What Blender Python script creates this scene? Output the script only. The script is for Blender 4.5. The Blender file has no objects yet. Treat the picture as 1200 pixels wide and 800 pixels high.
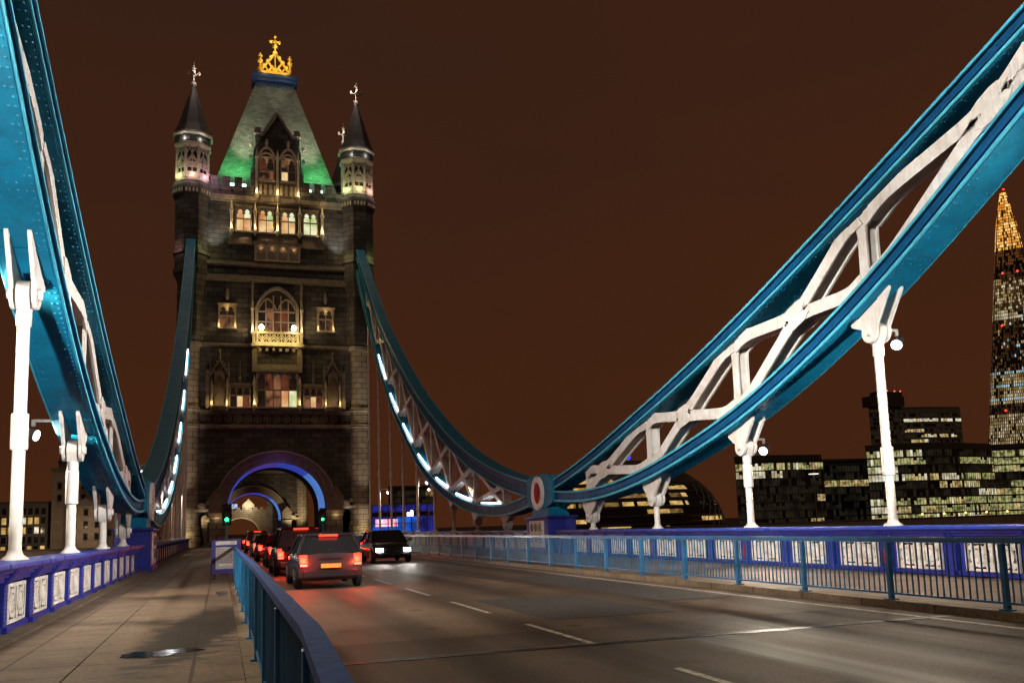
import bpy, math, random
from mathutils import Vector, Matrix
from math import sin, cos, pi, radians as R, sqrt

random.seed(7)
SC = bpy.context.scene
COL = SC.collection

# ------------------------------------------------------------------ camera, sky, sun, exposure
def setup_camera():
    cd = bpy.data.cameras.new('camera')
    cam = bpy.data.objects.new('camera', cd)
    COL.objects.link(cam)
    yaw, pit, rol = .31999, .129, -.033
    fw = Vector((sin(yaw) * cos(pit), cos(yaw) * cos(pit), sin(pit)))
    rt = Vector((cos(yaw), -sin(yaw), 0))
    up = rt.cross(fw)
    r2 = rt * cos(rol) + up * sin(rol)
    u2 = r2.cross(fw)
    m = Matrix(((r2.x, u2.x, -fw.x, -5.867), (r2.y, u2.y, -fw.y, 0), (r2.z, u2.z, -fw.z, 1.40), (0, 0, 0, 1)))
    cam.matrix_world = m
    cd.sensor_width = 36
    cd.lens = 36 * 1036.9 / 1200
    cd.shift_y = 79.4 / 1200
    cd.clip_start = .05
    cd.clip_end = 6000
    SC.camera = cam
setup_camera()

SUN_EL, SUN_AZ = R(58), R(200)          # the soft city glow comes from behind the camera
def setup_world():
    w = bpy.data.worlds.new('World')
    SC.world = w
    w.use_nodes = True
    nt = w.node_tree
    for n in list(nt.nodes): nt.nodes.remove(n)
    out = nt.nodes.new('ShaderNodeOutputWorld')
    add = nt.nodes.new('ShaderNodeAddShader')
    sky = nt.nodes.new('ShaderNodeTexSky')
    sky.sky_type = 'NISHITA'
    sky.sun_disc = False
    sky.sun_elevation = R(-4)
    sky.sun_rotation = SUN_AZ
    b1 = nt.nodes.new('ShaderNodeBackground'); b1.inputs[1].default_value = .003
    nt.links.new(sky.outputs[0], b1.inputs[0])
    tc = nt.nodes.new('ShaderNodeTexCoord')
    sep = nt.nodes.new('ShaderNodeSeparateXYZ')
    nt.links.new(tc.outputs['Generated'], sep.inputs[0])
    noi = nt.nodes.new('ShaderNodeTexNoise'); noi.inputs['Scale'].default_value = 2.2; noi.inputs['Detail'].default_value = 3
    mp = nt.nodes.new('ShaderNodeMapping'); mp.inputs['Scale'].default_value = (1, 1, 2.5)
    nt.links.new(tc.outputs['Generated'], mp.inputs[0]); nt.links.new(mp.outputs[0], noi.inputs['Vector'])
    ma = nt.nodes.new('ShaderNodeMath'); ma.operation = 'MULTIPLY_ADD'
    nt.links.new(noi.outputs['Fac'], ma.inputs[0]); ma.inputs[1].default_value = .55
    nt.links.new(sep.outputs['Z'], ma.inputs[2])
    rmp = nt.nodes.new('ShaderNodeValToRGB')
    e = rmp.color_ramp.elements
    e[0].position = .18; e[0].color = (.062, .0180, .0060, 1)
    e[1].position = 1.0; e[1].color = (.031, .0130, .0082, 1)
    nt.links.new(ma.outputs[0], rmp.inputs[0])
    b2 = nt.nodes.new('ShaderNodeBackground'); b2.inputs[1].default_value = 1.0
    nt.links.new(rmp.outputs[0], b2.inputs[0])
    nt.links.new(b1.outputs[0], add.inputs[0]); nt.links.new(b2.outputs[0], add.inputs[1])
    nt.links.new(add.outputs[0], out.inputs[0])
setup_world()

def setup_sun():
    l = bpy.data.lights.new('sun', 'SUN')
    l.energy = .26
    l.angle = R(25)
    l.color = (1, .76, .56)
    o = bpy.data.objects.new('sun', l)
    COL.objects.link(o)
    d = Vector((-sin(SUN_AZ) * cos(SUN_EL), -cos(SUN_AZ) * cos(SUN_EL), -sin(SUN_EL)))
    o.rotation_euler = d.to_track_quat('-Z', 'Y').to_euler()
setup_sun()
SC.view_settings.view_transform = 'Standard'
SC.view_settings.look = 'None'
SC.view_settings.exposure = 0
SC.view_settings.gamma = 1
SC.cycles.use_denoising = True
SC.cycles.max_bounces = 5
SC.cycles.sample_clamp_indirect = 3.0
SC.cycles.caustics_reflective = False
SC.cycles.caustics_refractive = False

# ------------------------------------------------------------------ helpers
WL = {}                                            # world origin of each parent
def thing(name, label, cat, loc=(0, 0, 0), group=None):
    o = bpy.data.objects.new(name, None)
    COL.objects.link(o)
    o.location = loc
    o.empty_display_size = .3
    o['label'] = label; o['category'] = cat
    if group: o['group'] = group
    WL[o.name] = Vector(loc)
    return o
def tag(o, label, cat, group=None):
    o['label'] = label; o['category'] = cat
    if group: o['group'] = group
    return o
def copy_tree(o, parent=None, lights=True):
    c = o.copy(); COL.objects.link(c)
    if parent is not None: c.parent = parent
    for ch in list(o.children):
        if lights or ch.type != 'LIGHT': copy_tree(ch, c, lights)
    return c

class MB:
    def __init__(s): s.v = []; s.f = []; s.m = []
    def add(s, vs, fs, m=0):
        k = len(s.v); s.v += [tuple(p) for p in vs]
        for f in fs: s.f.append(tuple(i + k for i in f)); s.m.append(m)
        return s
    def box(s, x0, x1, y0, y1, z0, z1, m=0):
        return s.add([(x0, y0, z0), (x1, y0, z0), (x1, y1, z0), (x0, y1, z0), (x0, y0, z1), (x1, y0, z1), (x1, y1, z1), (x0, y1, z1)],
                     [(0, 3, 2, 1), (4, 5, 6, 7), (0, 1, 5, 4), (1, 2, 6, 5), (2, 3, 7, 6), (3, 0, 4, 7)], m)
    def cbox(s, x0, x1, y0, y1, z0, z1, c=.01, m=0):
        # box with all edges chamfered
        lo = (x0, y0, z0); hi = (x1, y1, z1); V = []; idx = {}
        for cr in [(i, j, k) for i in (0, 1) for j in (0, 1) for k in (0, 1)]:
            for a in range(3):
                p = [(hi[q] - (0 if q == a else c)) if cr[q] else (lo[q] + (0 if q == a else c)) for q in range(3)]
                idx[cr + (a,)] = len(V); V.append(p)
        F = []
        def cr_(a, va, b, vb, d, vd):
            t = [0, 0, 0]; t[a] = va; t[b] = vb; t[d] = vd
            return tuple(t)
        for a in range(3):
            b, d = (a + 1) % 3, (a + 2) % 3
            for sgn in (0, 1):
                F.append(tuple(idx[cr_(a, sgn, b, u, d, v) + (a,)] for u, v in ((0, 0), (1, 0), (1, 1), (0, 1))))
            for sb in (0, 1):
                for sd in (0, 1):
                    F.append((idx[cr_(a, 0, b, sb, d, sd) + (b,)], idx[cr_(a, 1, b, sb, d, sd) + (b,)],
                              idx[cr_(a, 1, b, sb, d, sd) + (d,)], idx[cr_(a, 0, b, sb, d, sd) + (d,)]))
        for i in (0, 1):
            for j in (0, 1):
                for k in (0, 1): F.append(tuple(idx[(i, j, k, a)] for a in range(3)))
        return s.add(V, F, m)
    def obox(s, p0, p1, w, h, up=(0, 0, 1), m=0):
        """bar of section w x h from p0 to p1"""
        p0 = Vector(p0); p1 = Vector(p1); d = (p1 - p0).normalized()
        u = Vector(up); side = d.cross(u)
        if side.length < 1e-4: side = d.cross(Vector((1, 0, 0)))
        side.normalize(); u = side.cross(d).normalized()
        V = []
        for p in (p0, p1):
            for a, b in ((-1, -1), (1, -1), (1, 1), (-1, 1)): V.append(p + side * (a * w / 2) + u * (b * h / 2))
        return s.add(V, [(3, 2, 1, 0), (4, 5, 6, 7), (0, 1, 5, 4), (1, 2, 6, 5), (2, 3, 7, 6), (3, 0, 4, 7)], m)
    def tube(s, p0, p1, r0, r1=None, n=10, m=0, cap=True):
        r1 = r0 if r1 is None else r1
        p0 = Vector(p0); p1 = Vector(p1); d = (p1 - p0).normalized()
        a = d.orthogonal().normalized(); b = d.cross(a)
        V = []
        for p, r in ((p0, r0), (p1, r1)):
            for i in range(n):
                t = 2 * pi * i / n; V.append(p + a * (r * cos(t)) + b * (r * sin(t)))
        F = [(i, (i + 1) % n, n + (i + 1) % n, n + i) for i in range(n)]
        if cap: F += [tuple(range(n - 1, -1, -1)), tuple(range(n, 2 * n))]
        return s.add(V, F, m)
    def lathe(s, prof, c=(0, 0, 0), n=16, ph=0., m=0, sx=1., sy=1.):
        V = []; F = []
        for r, z in prof:
            for i in range(n):
                t = 2 * pi * (i + ph) / n
                V.append((c[0] + sx * r * cos(t), c[1] + sy * r * sin(t), c[2] + z))
        for k in range(len(prof) - 1):
            for i in range(n):
                F.append((k * n + i, k * n + (i + 1) % n, (k + 1) * n + (i + 1) % n, (k + 1) * n + i))
        F.append(tuple(range(n - 1, -1, -1))); F.append(tuple(range((len(prof) - 1) * n, len(prof) * n)))
        return s.add(V, F, m)
    def prism(s, pts, axis, a0, a1, m=0):
        """extrude a 2-D outline along an axis: 'x' pts=(y,z), 'y' pts=(x,z), 'z' pts=(x,y)"""
        n = len(pts)
        def P(p, a):
            return (a, p[0], p[1]) if axis == 'x' else ((p[0], a, p[1]) if axis == 'y' else (p[0], p[1], a))
        V = [P(p, a0) for p in pts] + [P(p, a1) for p in pts]
        F = [tuple(range(n)), tuple(range(2 * n - 1, n - 1, -1))] + [(i, n + i, n + (i + 1) % n, (i + 1) % n) for i in range(n)]
        return s.add(V, F, m)
    def strip(s, A, B, axis, a0, a1, m=0):
        """extruded band between two matching 2-D polylines (used for curved plates)"""
        n = len(A)
        def P(p, a):
            return (a, p[0], p[1]) if axis == 'x' else ((p[0], a, p[1]) if axis == 'y' else (p[0], p[1], a))
        V = [P(p, a0) for p in A] + [P(p, a0) for p in B] + [P(p, a1) for p in A] + [P(p, a1) for p in B]
        F = []
        for i in range(n - 1):
            F += [(i, i + 1, n + i + 1, n + i), (2 * n + i + 1, 2 * n + i, 3 * n + i, 3 * n + i + 1),
                  (i + 1, i, 2 * n + i, 2 * n + i + 1), (n + i, n + i + 1, 3 * n + i + 1, 3 * n + i)]
        F += [(0, n, 3 * n, 2 * n), (n - 1, 3 * n - 1, 4 * n - 1, 2 * n - 1)]
        return s.add(V, F, m)
    def rivet(s, p, nrm, r, m=0, n=6):
        nrm = Vector(nrm).normalized(); a = nrm.orthogonal().normalized(); b = nrm.cross(a); p = Vector(p)
        V = [p + (a * cos(2 * pi * i / n) + b * sin(2 * pi * i / n)) * r for i in range(n)]
        V += [p + (a * cos(2 * pi * i / n) + b * sin(2 * pi * i / n)) * (r * .6) + nrm * (r * .55) for i in range(n)]
        F = [(i, (i + 1) % n, n + (i + 1) % n, n + i) for i in range(n)] + [tuple(range(n, 2 * n))]
        return s.add(V, F, m)
    def build(s, name, mats, parent=None, smooth=False):
        o_ = WL[parent.name] if parent is not None and parent.name in WL else Vector((0, 0, 0))
        me = bpy.data.meshes.new(name)
        me.from_pydata([(p[0] - o_.x, p[1] - o_.y, p[2] - o_.z) for p in s.v], [], s.f)
        if not isinstance(mats, (list, tuple)): mats = [mats]
        for mm in mats: me.materials.append(mm)
        if len(mats) > 1: me.polygons.foreach_set('material_index', s.m)
        import bmesh
        bm = bmesh.new(); bm.from_mesh(me)
        bmesh.ops.recalc_face_normals(bm, faces=bm.faces)
        bm.to_mesh(me); bm.free()
        if smooth:
            me.polygons.foreach_set('use_smooth', [True] * len(me.polygons))
            try: me.set_sharp_from_angle(angle=R(38))
            except Exception: pass
        ob = bpy.data.objects.new(name, me)
        COL.objects.link(ob)
        if parent is not None: ob.parent = parent; WL[ob.name] = o_
        return ob
def structure(o): o['kind'] = 'structure'; return o

def spline(pts):
    """natural cubic through (t, v) points -> function"""
    n = len(pts); x = [p[0] for p in pts]; y = [p[1] for p in pts]
    h = [x[i + 1] - x[i] for i in range(n - 1)]
    al = [0] + [3 * ((y[i + 1] - y[i]) / h[i] - (y[i] - y[i - 1]) / h[i - 1]) for i in range(1, n - 1)]
    l = [1.]; mu = [0.]; z = [0.]
    for i in range(1, n - 1):
        l.append(2 * (x[i + 1] - x[i - 1]) - h[i - 1] * mu[i - 1]); mu.append(h[i] / l[i]); z.append((al[i] - h[i - 1] * z[i - 1]) / l[i])
    c = [0.] * n; b = [0.] * (n - 1); d = [0.] * (n - 1)
    for j in range(n - 2, -1, -1):
        c[j] = z[j] - mu[j] * c[j + 1]
        b[j] = (y[j + 1] - y[j]) / h[j] - h[j] * (c[j + 1] + 2 * c[j]) / 3
        d[j] = (c[j + 1] - c[j]) / (3 * h[j])
    def f(t):
        j = 0
        while j < n - 2 and t > x[j + 1]: j += 1
        dt = t - x[j]
        return y[j] + b[j] * dt + c[j] * dt * dt + d[j] * dt ** 3
    return f

def lamp(kind, loc, power, color, parent=None, target=None, angle=60, blend=.5, radius=.05, name='lamp_light'):
    l = bpy.data.lights.new(name, kind)
    l.energy = power; l.color = color
    if kind in ('POINT', 'SPOT'): l.shadow_soft_size = radius
    if kind == 'SPOT': l.spot_size = R(angle); l.spot_blend = blend
    o = bpy.data.objects.new(name, l)
    COL.objects.link(o)
    base = WL[parent.name] if parent is not None and parent.name in WL else Vector((0, 0, 0))
    o.location = Vector(loc) - base
    if target is not None:
        o.rotation_euler = (Vector(target) - Vector(loc)).to_track_quat('-Z', 'Y').to_euler()
    if parent is not None: o.parent = parent
    return o

# ------------------------------------------------------------------ materials
def new_mat(name):
    m = bpy.data.materials.new(name); m.use_nodes = True
    nt = m.node_tree
    return m, nt, nt.nodes['Principled BSDF']
def nd(nt, t, **kw):
    n = nt.nodes.new(t)
    for k, v in kw.items(): setattr(n, k, v)
    return n
def paint(name, col, rough=.4, var=.25, scale=3., metal=0., bump=.0, dirt=None, spec=.5):
    """painted or plain surface with uneven tone, gloss and a little relief"""
    m, nt, b = new_mat(name)
    tc = nd(nt, 'ShaderNodeTexCoord')
    no = nd(nt, 'ShaderNodeTexNoise'); no.inputs['Scale'].default_value = scale; no.inputs['Detail'].default_value = 6
    no.inputs['Roughness'].default_value = .65
    nt.links.new(tc.outputs['Object'], no.inputs['Vector'])
    r = nd(nt, 'ShaderNodeValToRGB')
    d = dirt or tuple(c * (1 - var) for c in col)
    r.color_ramp.elements[0].position = .32; r.color_ramp.elements[0].color = (*d, 1)
    r.color_ramp.elements[1].position = .62; r.color_ramp.elements[1].color = (*col, 1)
    nt.links.new(no.outputs['Fac'], r.inputs[0]); nt.links.new(r.outputs[0], b.inputs['Base Color'])
    mr = nd(nt, 'ShaderNodeMapRange'); mr.inputs[3].default_value = rough + .12; mr.inputs[4].default_value = max(.05, rough - .12)
    nt.links.new(no.outputs['Fac'], mr.inputs[0]); nt.links.new(mr.outputs[0], b.inputs['Roughness'])
    b.inputs['Metallic'].default_value = metal
    b.inputs['Specular IOR Level'].default_value = spec
    if bump:
        n2 = nd(nt, 'ShaderNodeTexNoise'); n2.inputs['Scale'].default_value = scale * 8; n2.inputs['Detail'].default_value = 4
        nt.links.new(tc.outputs['Object'], n2.inputs['Vector'])
        bp = nd(nt, 'ShaderNodeBump'); bp.inputs['Strength'].default_value = bump; bp.inputs['Distance'].default_value = .02
        nt.links.new(n2.outputs['Fac'], bp.inputs['Height']); nt.links.new(bp.outputs[0], b.inputs['Normal'])
    return m
def weathered(m, amount=.5):
    """dark drips and rusty runs down painted steel"""
    nt = m.node_tree; b = nt.nodes['Principled BSDF']
    src = b.inputs['Base Color'].links[0].from_socket
    tc = nd(nt, 'ShaderNodeTexCoord'); mp = nd(nt, 'ShaderNodeMapping'); mp.inputs['Scale'].default_value = (5, 5, .5)
    nt.links.new(tc.outputs['Object'], mp.inputs[0])
    n = nd(nt, 'ShaderNodeTexNoise'); n.inputs['Scale'].default_value = 1.6; n.inputs['Detail'].default_value = 7; n.inputs['Roughness'].default_value = .7
    nt.links.new(mp.outputs[0], n.inputs['Vector'])
    mr = nd(nt, 'ShaderNodeMapRange'); mr.inputs[1].default_value = .54; mr.inputs[2].default_value = .70; mr.inputs[3].default_value = 0; mr.inputs[4].default_value = amount
    nt.links.new(n.outputs['Fac'], mr.inputs[0])
    mx = nd(nt, 'ShaderNodeMix'); mx.data_type = 'RGBA'; mx.inputs[7].default_value = (.055, .034, .022, 1)
    nt.links.new(mr.outputs[0], mx.inputs[0]); nt.links.new(src, mx.inputs[6]); nt.links.new(mx.outputs[2], b.inputs['Base Color'])
    return m
def emit(name, col, strength, var=None, scale=.8):
    """a lamp, or a lit window with an uneven room behind it"""
    m, nt, b = new_mat(name)
    b.inputs['Base Color'].default_value = (.02, .02, .02, 1)
    b.inputs['Roughness'].default_value = .25
    b.inputs['Emission Strength'].default_value = strength
    b.inputs['Emission Color'].default_value = (*col, 1)
    if var:
        tc = nd(nt, 'ShaderNodeTexCoord')
        no = nd(nt, 'ShaderNodeTexNoise'); no.inputs['Scale'].default_value = scale; no.inputs['Detail'].default_value = 2.5
        nt.links.new(tc.outputs['Object'], no.inputs['Vector'])
        r = nd(nt, 'ShaderNodeValToRGB')
        r.color_ramp.elements[0].position = .36; r.color_ramp.elements[0].color = (*var, 1)
        r.color_ramp.elements[1].position = .60; r.color_ramp.elements[1].color = (*col, 1)
        nt.links.new(no.outputs['Fac'], r.inputs[0]); nt.links.new(r.outputs[0], b.inputs['Emission Color'])
    return m
def stone(name, col, bw=.9, bh=.42, rel=.6, rough=.85, var=.35, rustic=0.):
    """coursed stone blocks laid out on the wall's own plane"""
    m, nt, b = new_mat(name)
    tc = nd(nt, 'ShaderNodeTexCoord'); sp = nd(nt, 'ShaderNodeSeparateXYZ'); nt.links.new(tc.outputs['Object'], sp.inputs[0])
    ge = nd(nt, 'ShaderNodeNewGeometry'); sn = nd(nt, 'ShaderNodeSeparateXYZ'); nt.links.new(ge.outputs['True Normal'], sn.inputs[0])
    ab = nd(nt, 'ShaderNodeMath', operation='ABSOLUTE'); nt.links.new(sn.outputs['X'], ab.inputs[0])
    gt = nd(nt, 'ShaderNodeMath', operation='GREATER_THAN'); gt.inputs[1].default_value = .72; nt.links.new(ab.outputs[0], gt.inputs[0])
    mx = nd(nt, 'ShaderNodeMix'); mx.data_type = 'FLOAT'
    nt.links.new(gt.outputs[0], mx.inputs[0]); nt.links.new(sp.outputs['X'], mx.inputs[2]); nt.links.new(sp.outputs['Y'], mx.inputs[3])
    cb = nd(nt, 'ShaderNodeCombineXYZ'); nt.links.new(mx.outputs[0], cb.inputs[0]); nt.links.new(sp.outputs['Z'], cb.inputs[1])
    br = nd(nt, 'ShaderNodeTexBrick')
    br.inputs['Scale'].default_value = 1; br.inputs['Brick Width'].default_value = bw; br.inputs['Row Height'].default_value = bh
    br.inputs['Mortar Size'].default_value = .04; br.inputs['Mortar Smooth'].default_value = .2
    br.inputs['Color1'].default_value = (1, 1, 1, 1); br.inputs['Color2'].default_value = (1 - var, 1 - var, 1 - var, 1); br.inputs['Mortar'].default_value = (.22, .22, .22, 1)
    br.inputs['Bias'].default_value = 0.1
    nt.links.new(cb.outputs[0], br.inputs['Vector'])
    no = nd(nt, 'ShaderNodeTexNoise'); no.inputs['Scale'].default_value = .9; no.inputs['Detail'].default_value = 8; no.inputs['Roughness'].default_value = .7
    nt.links.new(tc.outputs['Object'], no.inputs['Vector'])
    r = nd(nt, 'ShaderNodeValToRGB')
    r.color_ramp.elements[0].position = .3; r.color_ramp.elements[0].color = tuple(c * .5 for c in col) + (1,)
    r.color_ramp.elements[1].position = .7; r.color_ramp.elements[1].color = (*col, 1)
    nt.links.new(no.outputs['Fac'], r.inputs[0])
    mu = nd(nt, 'ShaderNodeMix'); mu.data_type = 'RGBA'; mu.blend_type = 'MULTIPLY'; mu.inputs[0].default_value = 1
    nt.links.new(r.outputs[0], mu.inputs[6]); nt.links.new(br.outputs['Color'], mu.inputs[7])
    nt.links.new(mu.outputs[2], b.inputs['Base Color'])
    b.inputs['Roughness'].default_value = rough
    n2 = nd(nt, 'ShaderNodeTexNoise'); n2.inputs['Scale'].default_value = 5; n2.inputs['Detail'].default_value = 5
    nt.links.new(tc.outputs['Object'], n2.inputs['Vector'])
    ms = nd(nt, 'ShaderNodeMath', operation='MULTIPLY_ADD'); ms.inputs[1].default_value = .25 + rustic
    inv = nd(nt, 'ShaderNodeMath', operation='SUBTRACT'); inv.inputs[0].default_value = 1; nt.links.new(br.outputs['Fac'], inv.inputs[1])
    nt.links.new(n2.outputs['Fac'], ms.inputs[0]); nt.links.new(inv.outputs[0], ms.inputs[2])
    bp = nd(nt, 'ShaderNodeBump'); bp.inputs['Strength'].default_value = rel; bp.inputs['Distance'].default_value = .06
    nt.links.new(ms.outputs[0], bp.inputs['Height']); nt.links.new(bp.outputs[0], b.inputs['Normal'])
    return m

M = {}
M['teal'] = paint('teal_paint', (.005, .19, .34), .5, .35, 1.6, bump=.08, spec=.25)
M['teal_edge'] = paint('light_teal_paint', (.08, .50, .68), .45, .3, 2.2, spec=.3)
M['navy'] = paint('deep_blue_paint', (.004, .090, .225), .5, .4, 1.8, bump=.06, spec=.25)
M['white'] = paint('white_paint', (.84, .81, .77), .45, .14, 1.8, bump=.08, dirt=(.62, .56, .48))
M['blue'] = paint('royal_blue_paint', (.018, .028, .26), .4, .35, 2.5, bump=.05)
M['blue_top'] = paint('royal_blue_rail', (.03, .07, .42), .3, .3, 2.5)
M['cream'] = paint('cream_casting', (.80, .76, .69), .55, .25, 4, bump=.1, dirt=(.42, .38, .31))
M['void'] = paint('dark_gap_shade', (.012, .012, .014), .8, .2)  # near-black, paints the shade inside openings and gaps
M['rail'] = paint('railing_blue', (.015, .135, .29), .42, .5, 3, bump=.08)
M['rail_top'] = paint('railing_top_blue', (.012, .085, .34), .5, .45, 9, bump=.03, spec=.25)
M['red'] = paint('red_paint', (.38, .018, .010), .6, .35, 4, spec=.2)
M['stone'] = stone('tower_stone', (.135, .119, .110), 1.25, .56, .8, var=.55, rustic=.5)
M['stone_column'] = stone('lit_column_stone', (.42, .355, .275), 1.25, .62, .25, var=.2)  # dressed stone lightened to stand in for floodlight on the shafts
M['stone_smooth'] = stone('dressed_stone', (.25, .21, .165), 1.25, .62, .25, var=.2)
M['stone_trim'] = paint('carved_stone', (.25, .205, .165), .85, .4, 2.2, bump=.3)
M['stone_pale'] = paint('pale_carved_stone', (.42, .37, .29), .8, .35, 3, bump=.2)
M['slate'] = None
M['gold'] = paint('gilding', (.78, .44, .05), .45, .3, 3, metal=.35)
M['black'] = paint('black_paint', (.012, .013, .016), .35, .3, 4)
M['steel'] = paint('grey_metal', (.30, .31, .33), .35, .25, 4, metal=.7)
M['glass_dark'] = paint('dark_window_glass', (.012, .014, .017), .12, .3, 1)
M['led_white'] = emit('led_white', (1, .97, .95), 7)
M['led_violet'] = emit('led_cold_white', (.80, .82, 1), 14)
M['warm_glow'] = emit('warm_lamp', (1, .72, .34), 9)
M['warm_hot'] = emit('warm_bright_lamp', (1, .80, .50), 30)
M['led_blue'] = emit('led_blue', (.07, .12, .9), .5)
M['led_cyan'] = emit('led_sky_blue', (.13, .36, 1), .65)
M['led_purple'] = emit('led_violet', (.14, .07, .55), .55)
M['win_bright'] = emit('lit_window_cream', (.98, .72, .34), .85, (.70, .26, .10), .6)
M['win_bright_green'] = emit('lit_window_pale', (.95, .92, .60), .95, (.5, .62, .25), .9)
M['win_dim'] = emit('lit_window_red', (.42, .10, .05), .35, (.012, .006, .005), .8)
M['win_mid'] = emit('lit_window_mixed', (.62, .26, .12), .38, (.03, .012, .009), .9)
M['win_dark'] = emit('faint_glow_window_brown', (.05, .022, .014), .3, (.004, .003, .003), 2)  # dark panes given a faint brown glow of their own
M['green_lamp'] = emit('green_signal', (.02, 1, .32), 9)
M['white_spot'] = emit('white_green_lamp', (.62, 1, .78), 4)

def make_slate():
    m, nt, b = new_mat('roof_slates')
    tc = nd(nt, 'ShaderNodeTexCoord'); sp = nd(nt, 'ShaderNodeSeparateXYZ'); nt.links.new(tc.outputs['Object'], sp.inputs[0])
    ge = nd(nt, 'ShaderNodeNewGeometry'); sn = nd(nt, 'ShaderNodeSeparateXYZ'); nt.links.new(ge.outputs['True Normal'], sn.inputs[0])
    ab = nd(nt, 'ShaderNodeMath', operation='ABSOLUTE'); nt.links.new(sn.outputs['X'], ab.inputs[0])
    gt = nd(nt, 'ShaderNodeMath', operation='GREATER_THAN'); gt.inputs[1].default_value = .6; nt.links.new(ab.outputs[0], gt.inputs[0])
    mx = nd(nt, 'ShaderNodeMix'); mx.data_type = 'FLOAT'
    nt.links.new(gt.outputs[0], mx.inputs[0]); nt.links.new(sp.outputs['X'], mx.inputs[2]); nt.links.new(sp.outputs['Y'], mx.inputs[3])
    cb = nd(nt, 'ShaderNodeCombineXYZ'); nt.links.new(mx.outputs[0], cb.inputs[0]); nt.links.new(sp.outputs['Z'], cb.inputs[1])
    br = nd(nt, 'ShaderNodeTexBrick'); br.inputs['Scale'].default_value = 1
    br.inputs['Brick Width'].default_value = .55; br.inputs['Row Height'].default_value = .30; br.inputs['Mortar Size'].default_value = .016
    br.inputs['Color1'].default_value = (.22, .21, .18, 1); br.inputs['Color2'].default_value = (.12, .12, .105, 1); br.inputs['Mortar'].default_value = (.05, .05, .05, 1)
    nt.links.new(cb.outputs[0], br.inputs['Vector'])
    no = nd(nt, 'ShaderNodeTexNoise'); no.inputs['Scale'].default_value = .5; no.inputs['Detail'].default_value = 5
    nt.links.new(tc.outputs['Object'], no.inputs['Vector'])
    mu = nd(nt, 'ShaderNodeMix'); mu.data_type = 'RGBA'; mu.blend_type = 'MULTIPLY'; mu.inputs[0].default_value = .7
    nt.links.new(br.outputs['Color'], mu.inputs[6]); nt.links.new(no.outputs['Fac'], mu.inputs[7])
    nt.links.new(mu.outputs[2], b.inputs['Base Color']); b.inputs['Roughness'].default_value = .7
    bp = nd(nt, 'ShaderNodeBump'); bp.inputs['Strength'].default_value = .6; bp.inputs['Distance'].default_value = .05
    bp.invert = True
    nt.links.new(br.outputs['Fac'], bp.inputs['Height']); nt.links.new(bp.outputs[0], b.inputs['Normal'])
    return m
M['slate'] = make_slate()
for k_, a_ in (('teal', .35), ('navy', .25), ('white', .30), ('blue', .5), ('cream', .45), ('teal_edge', .35)): weathered(M[k_], a_)

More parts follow.
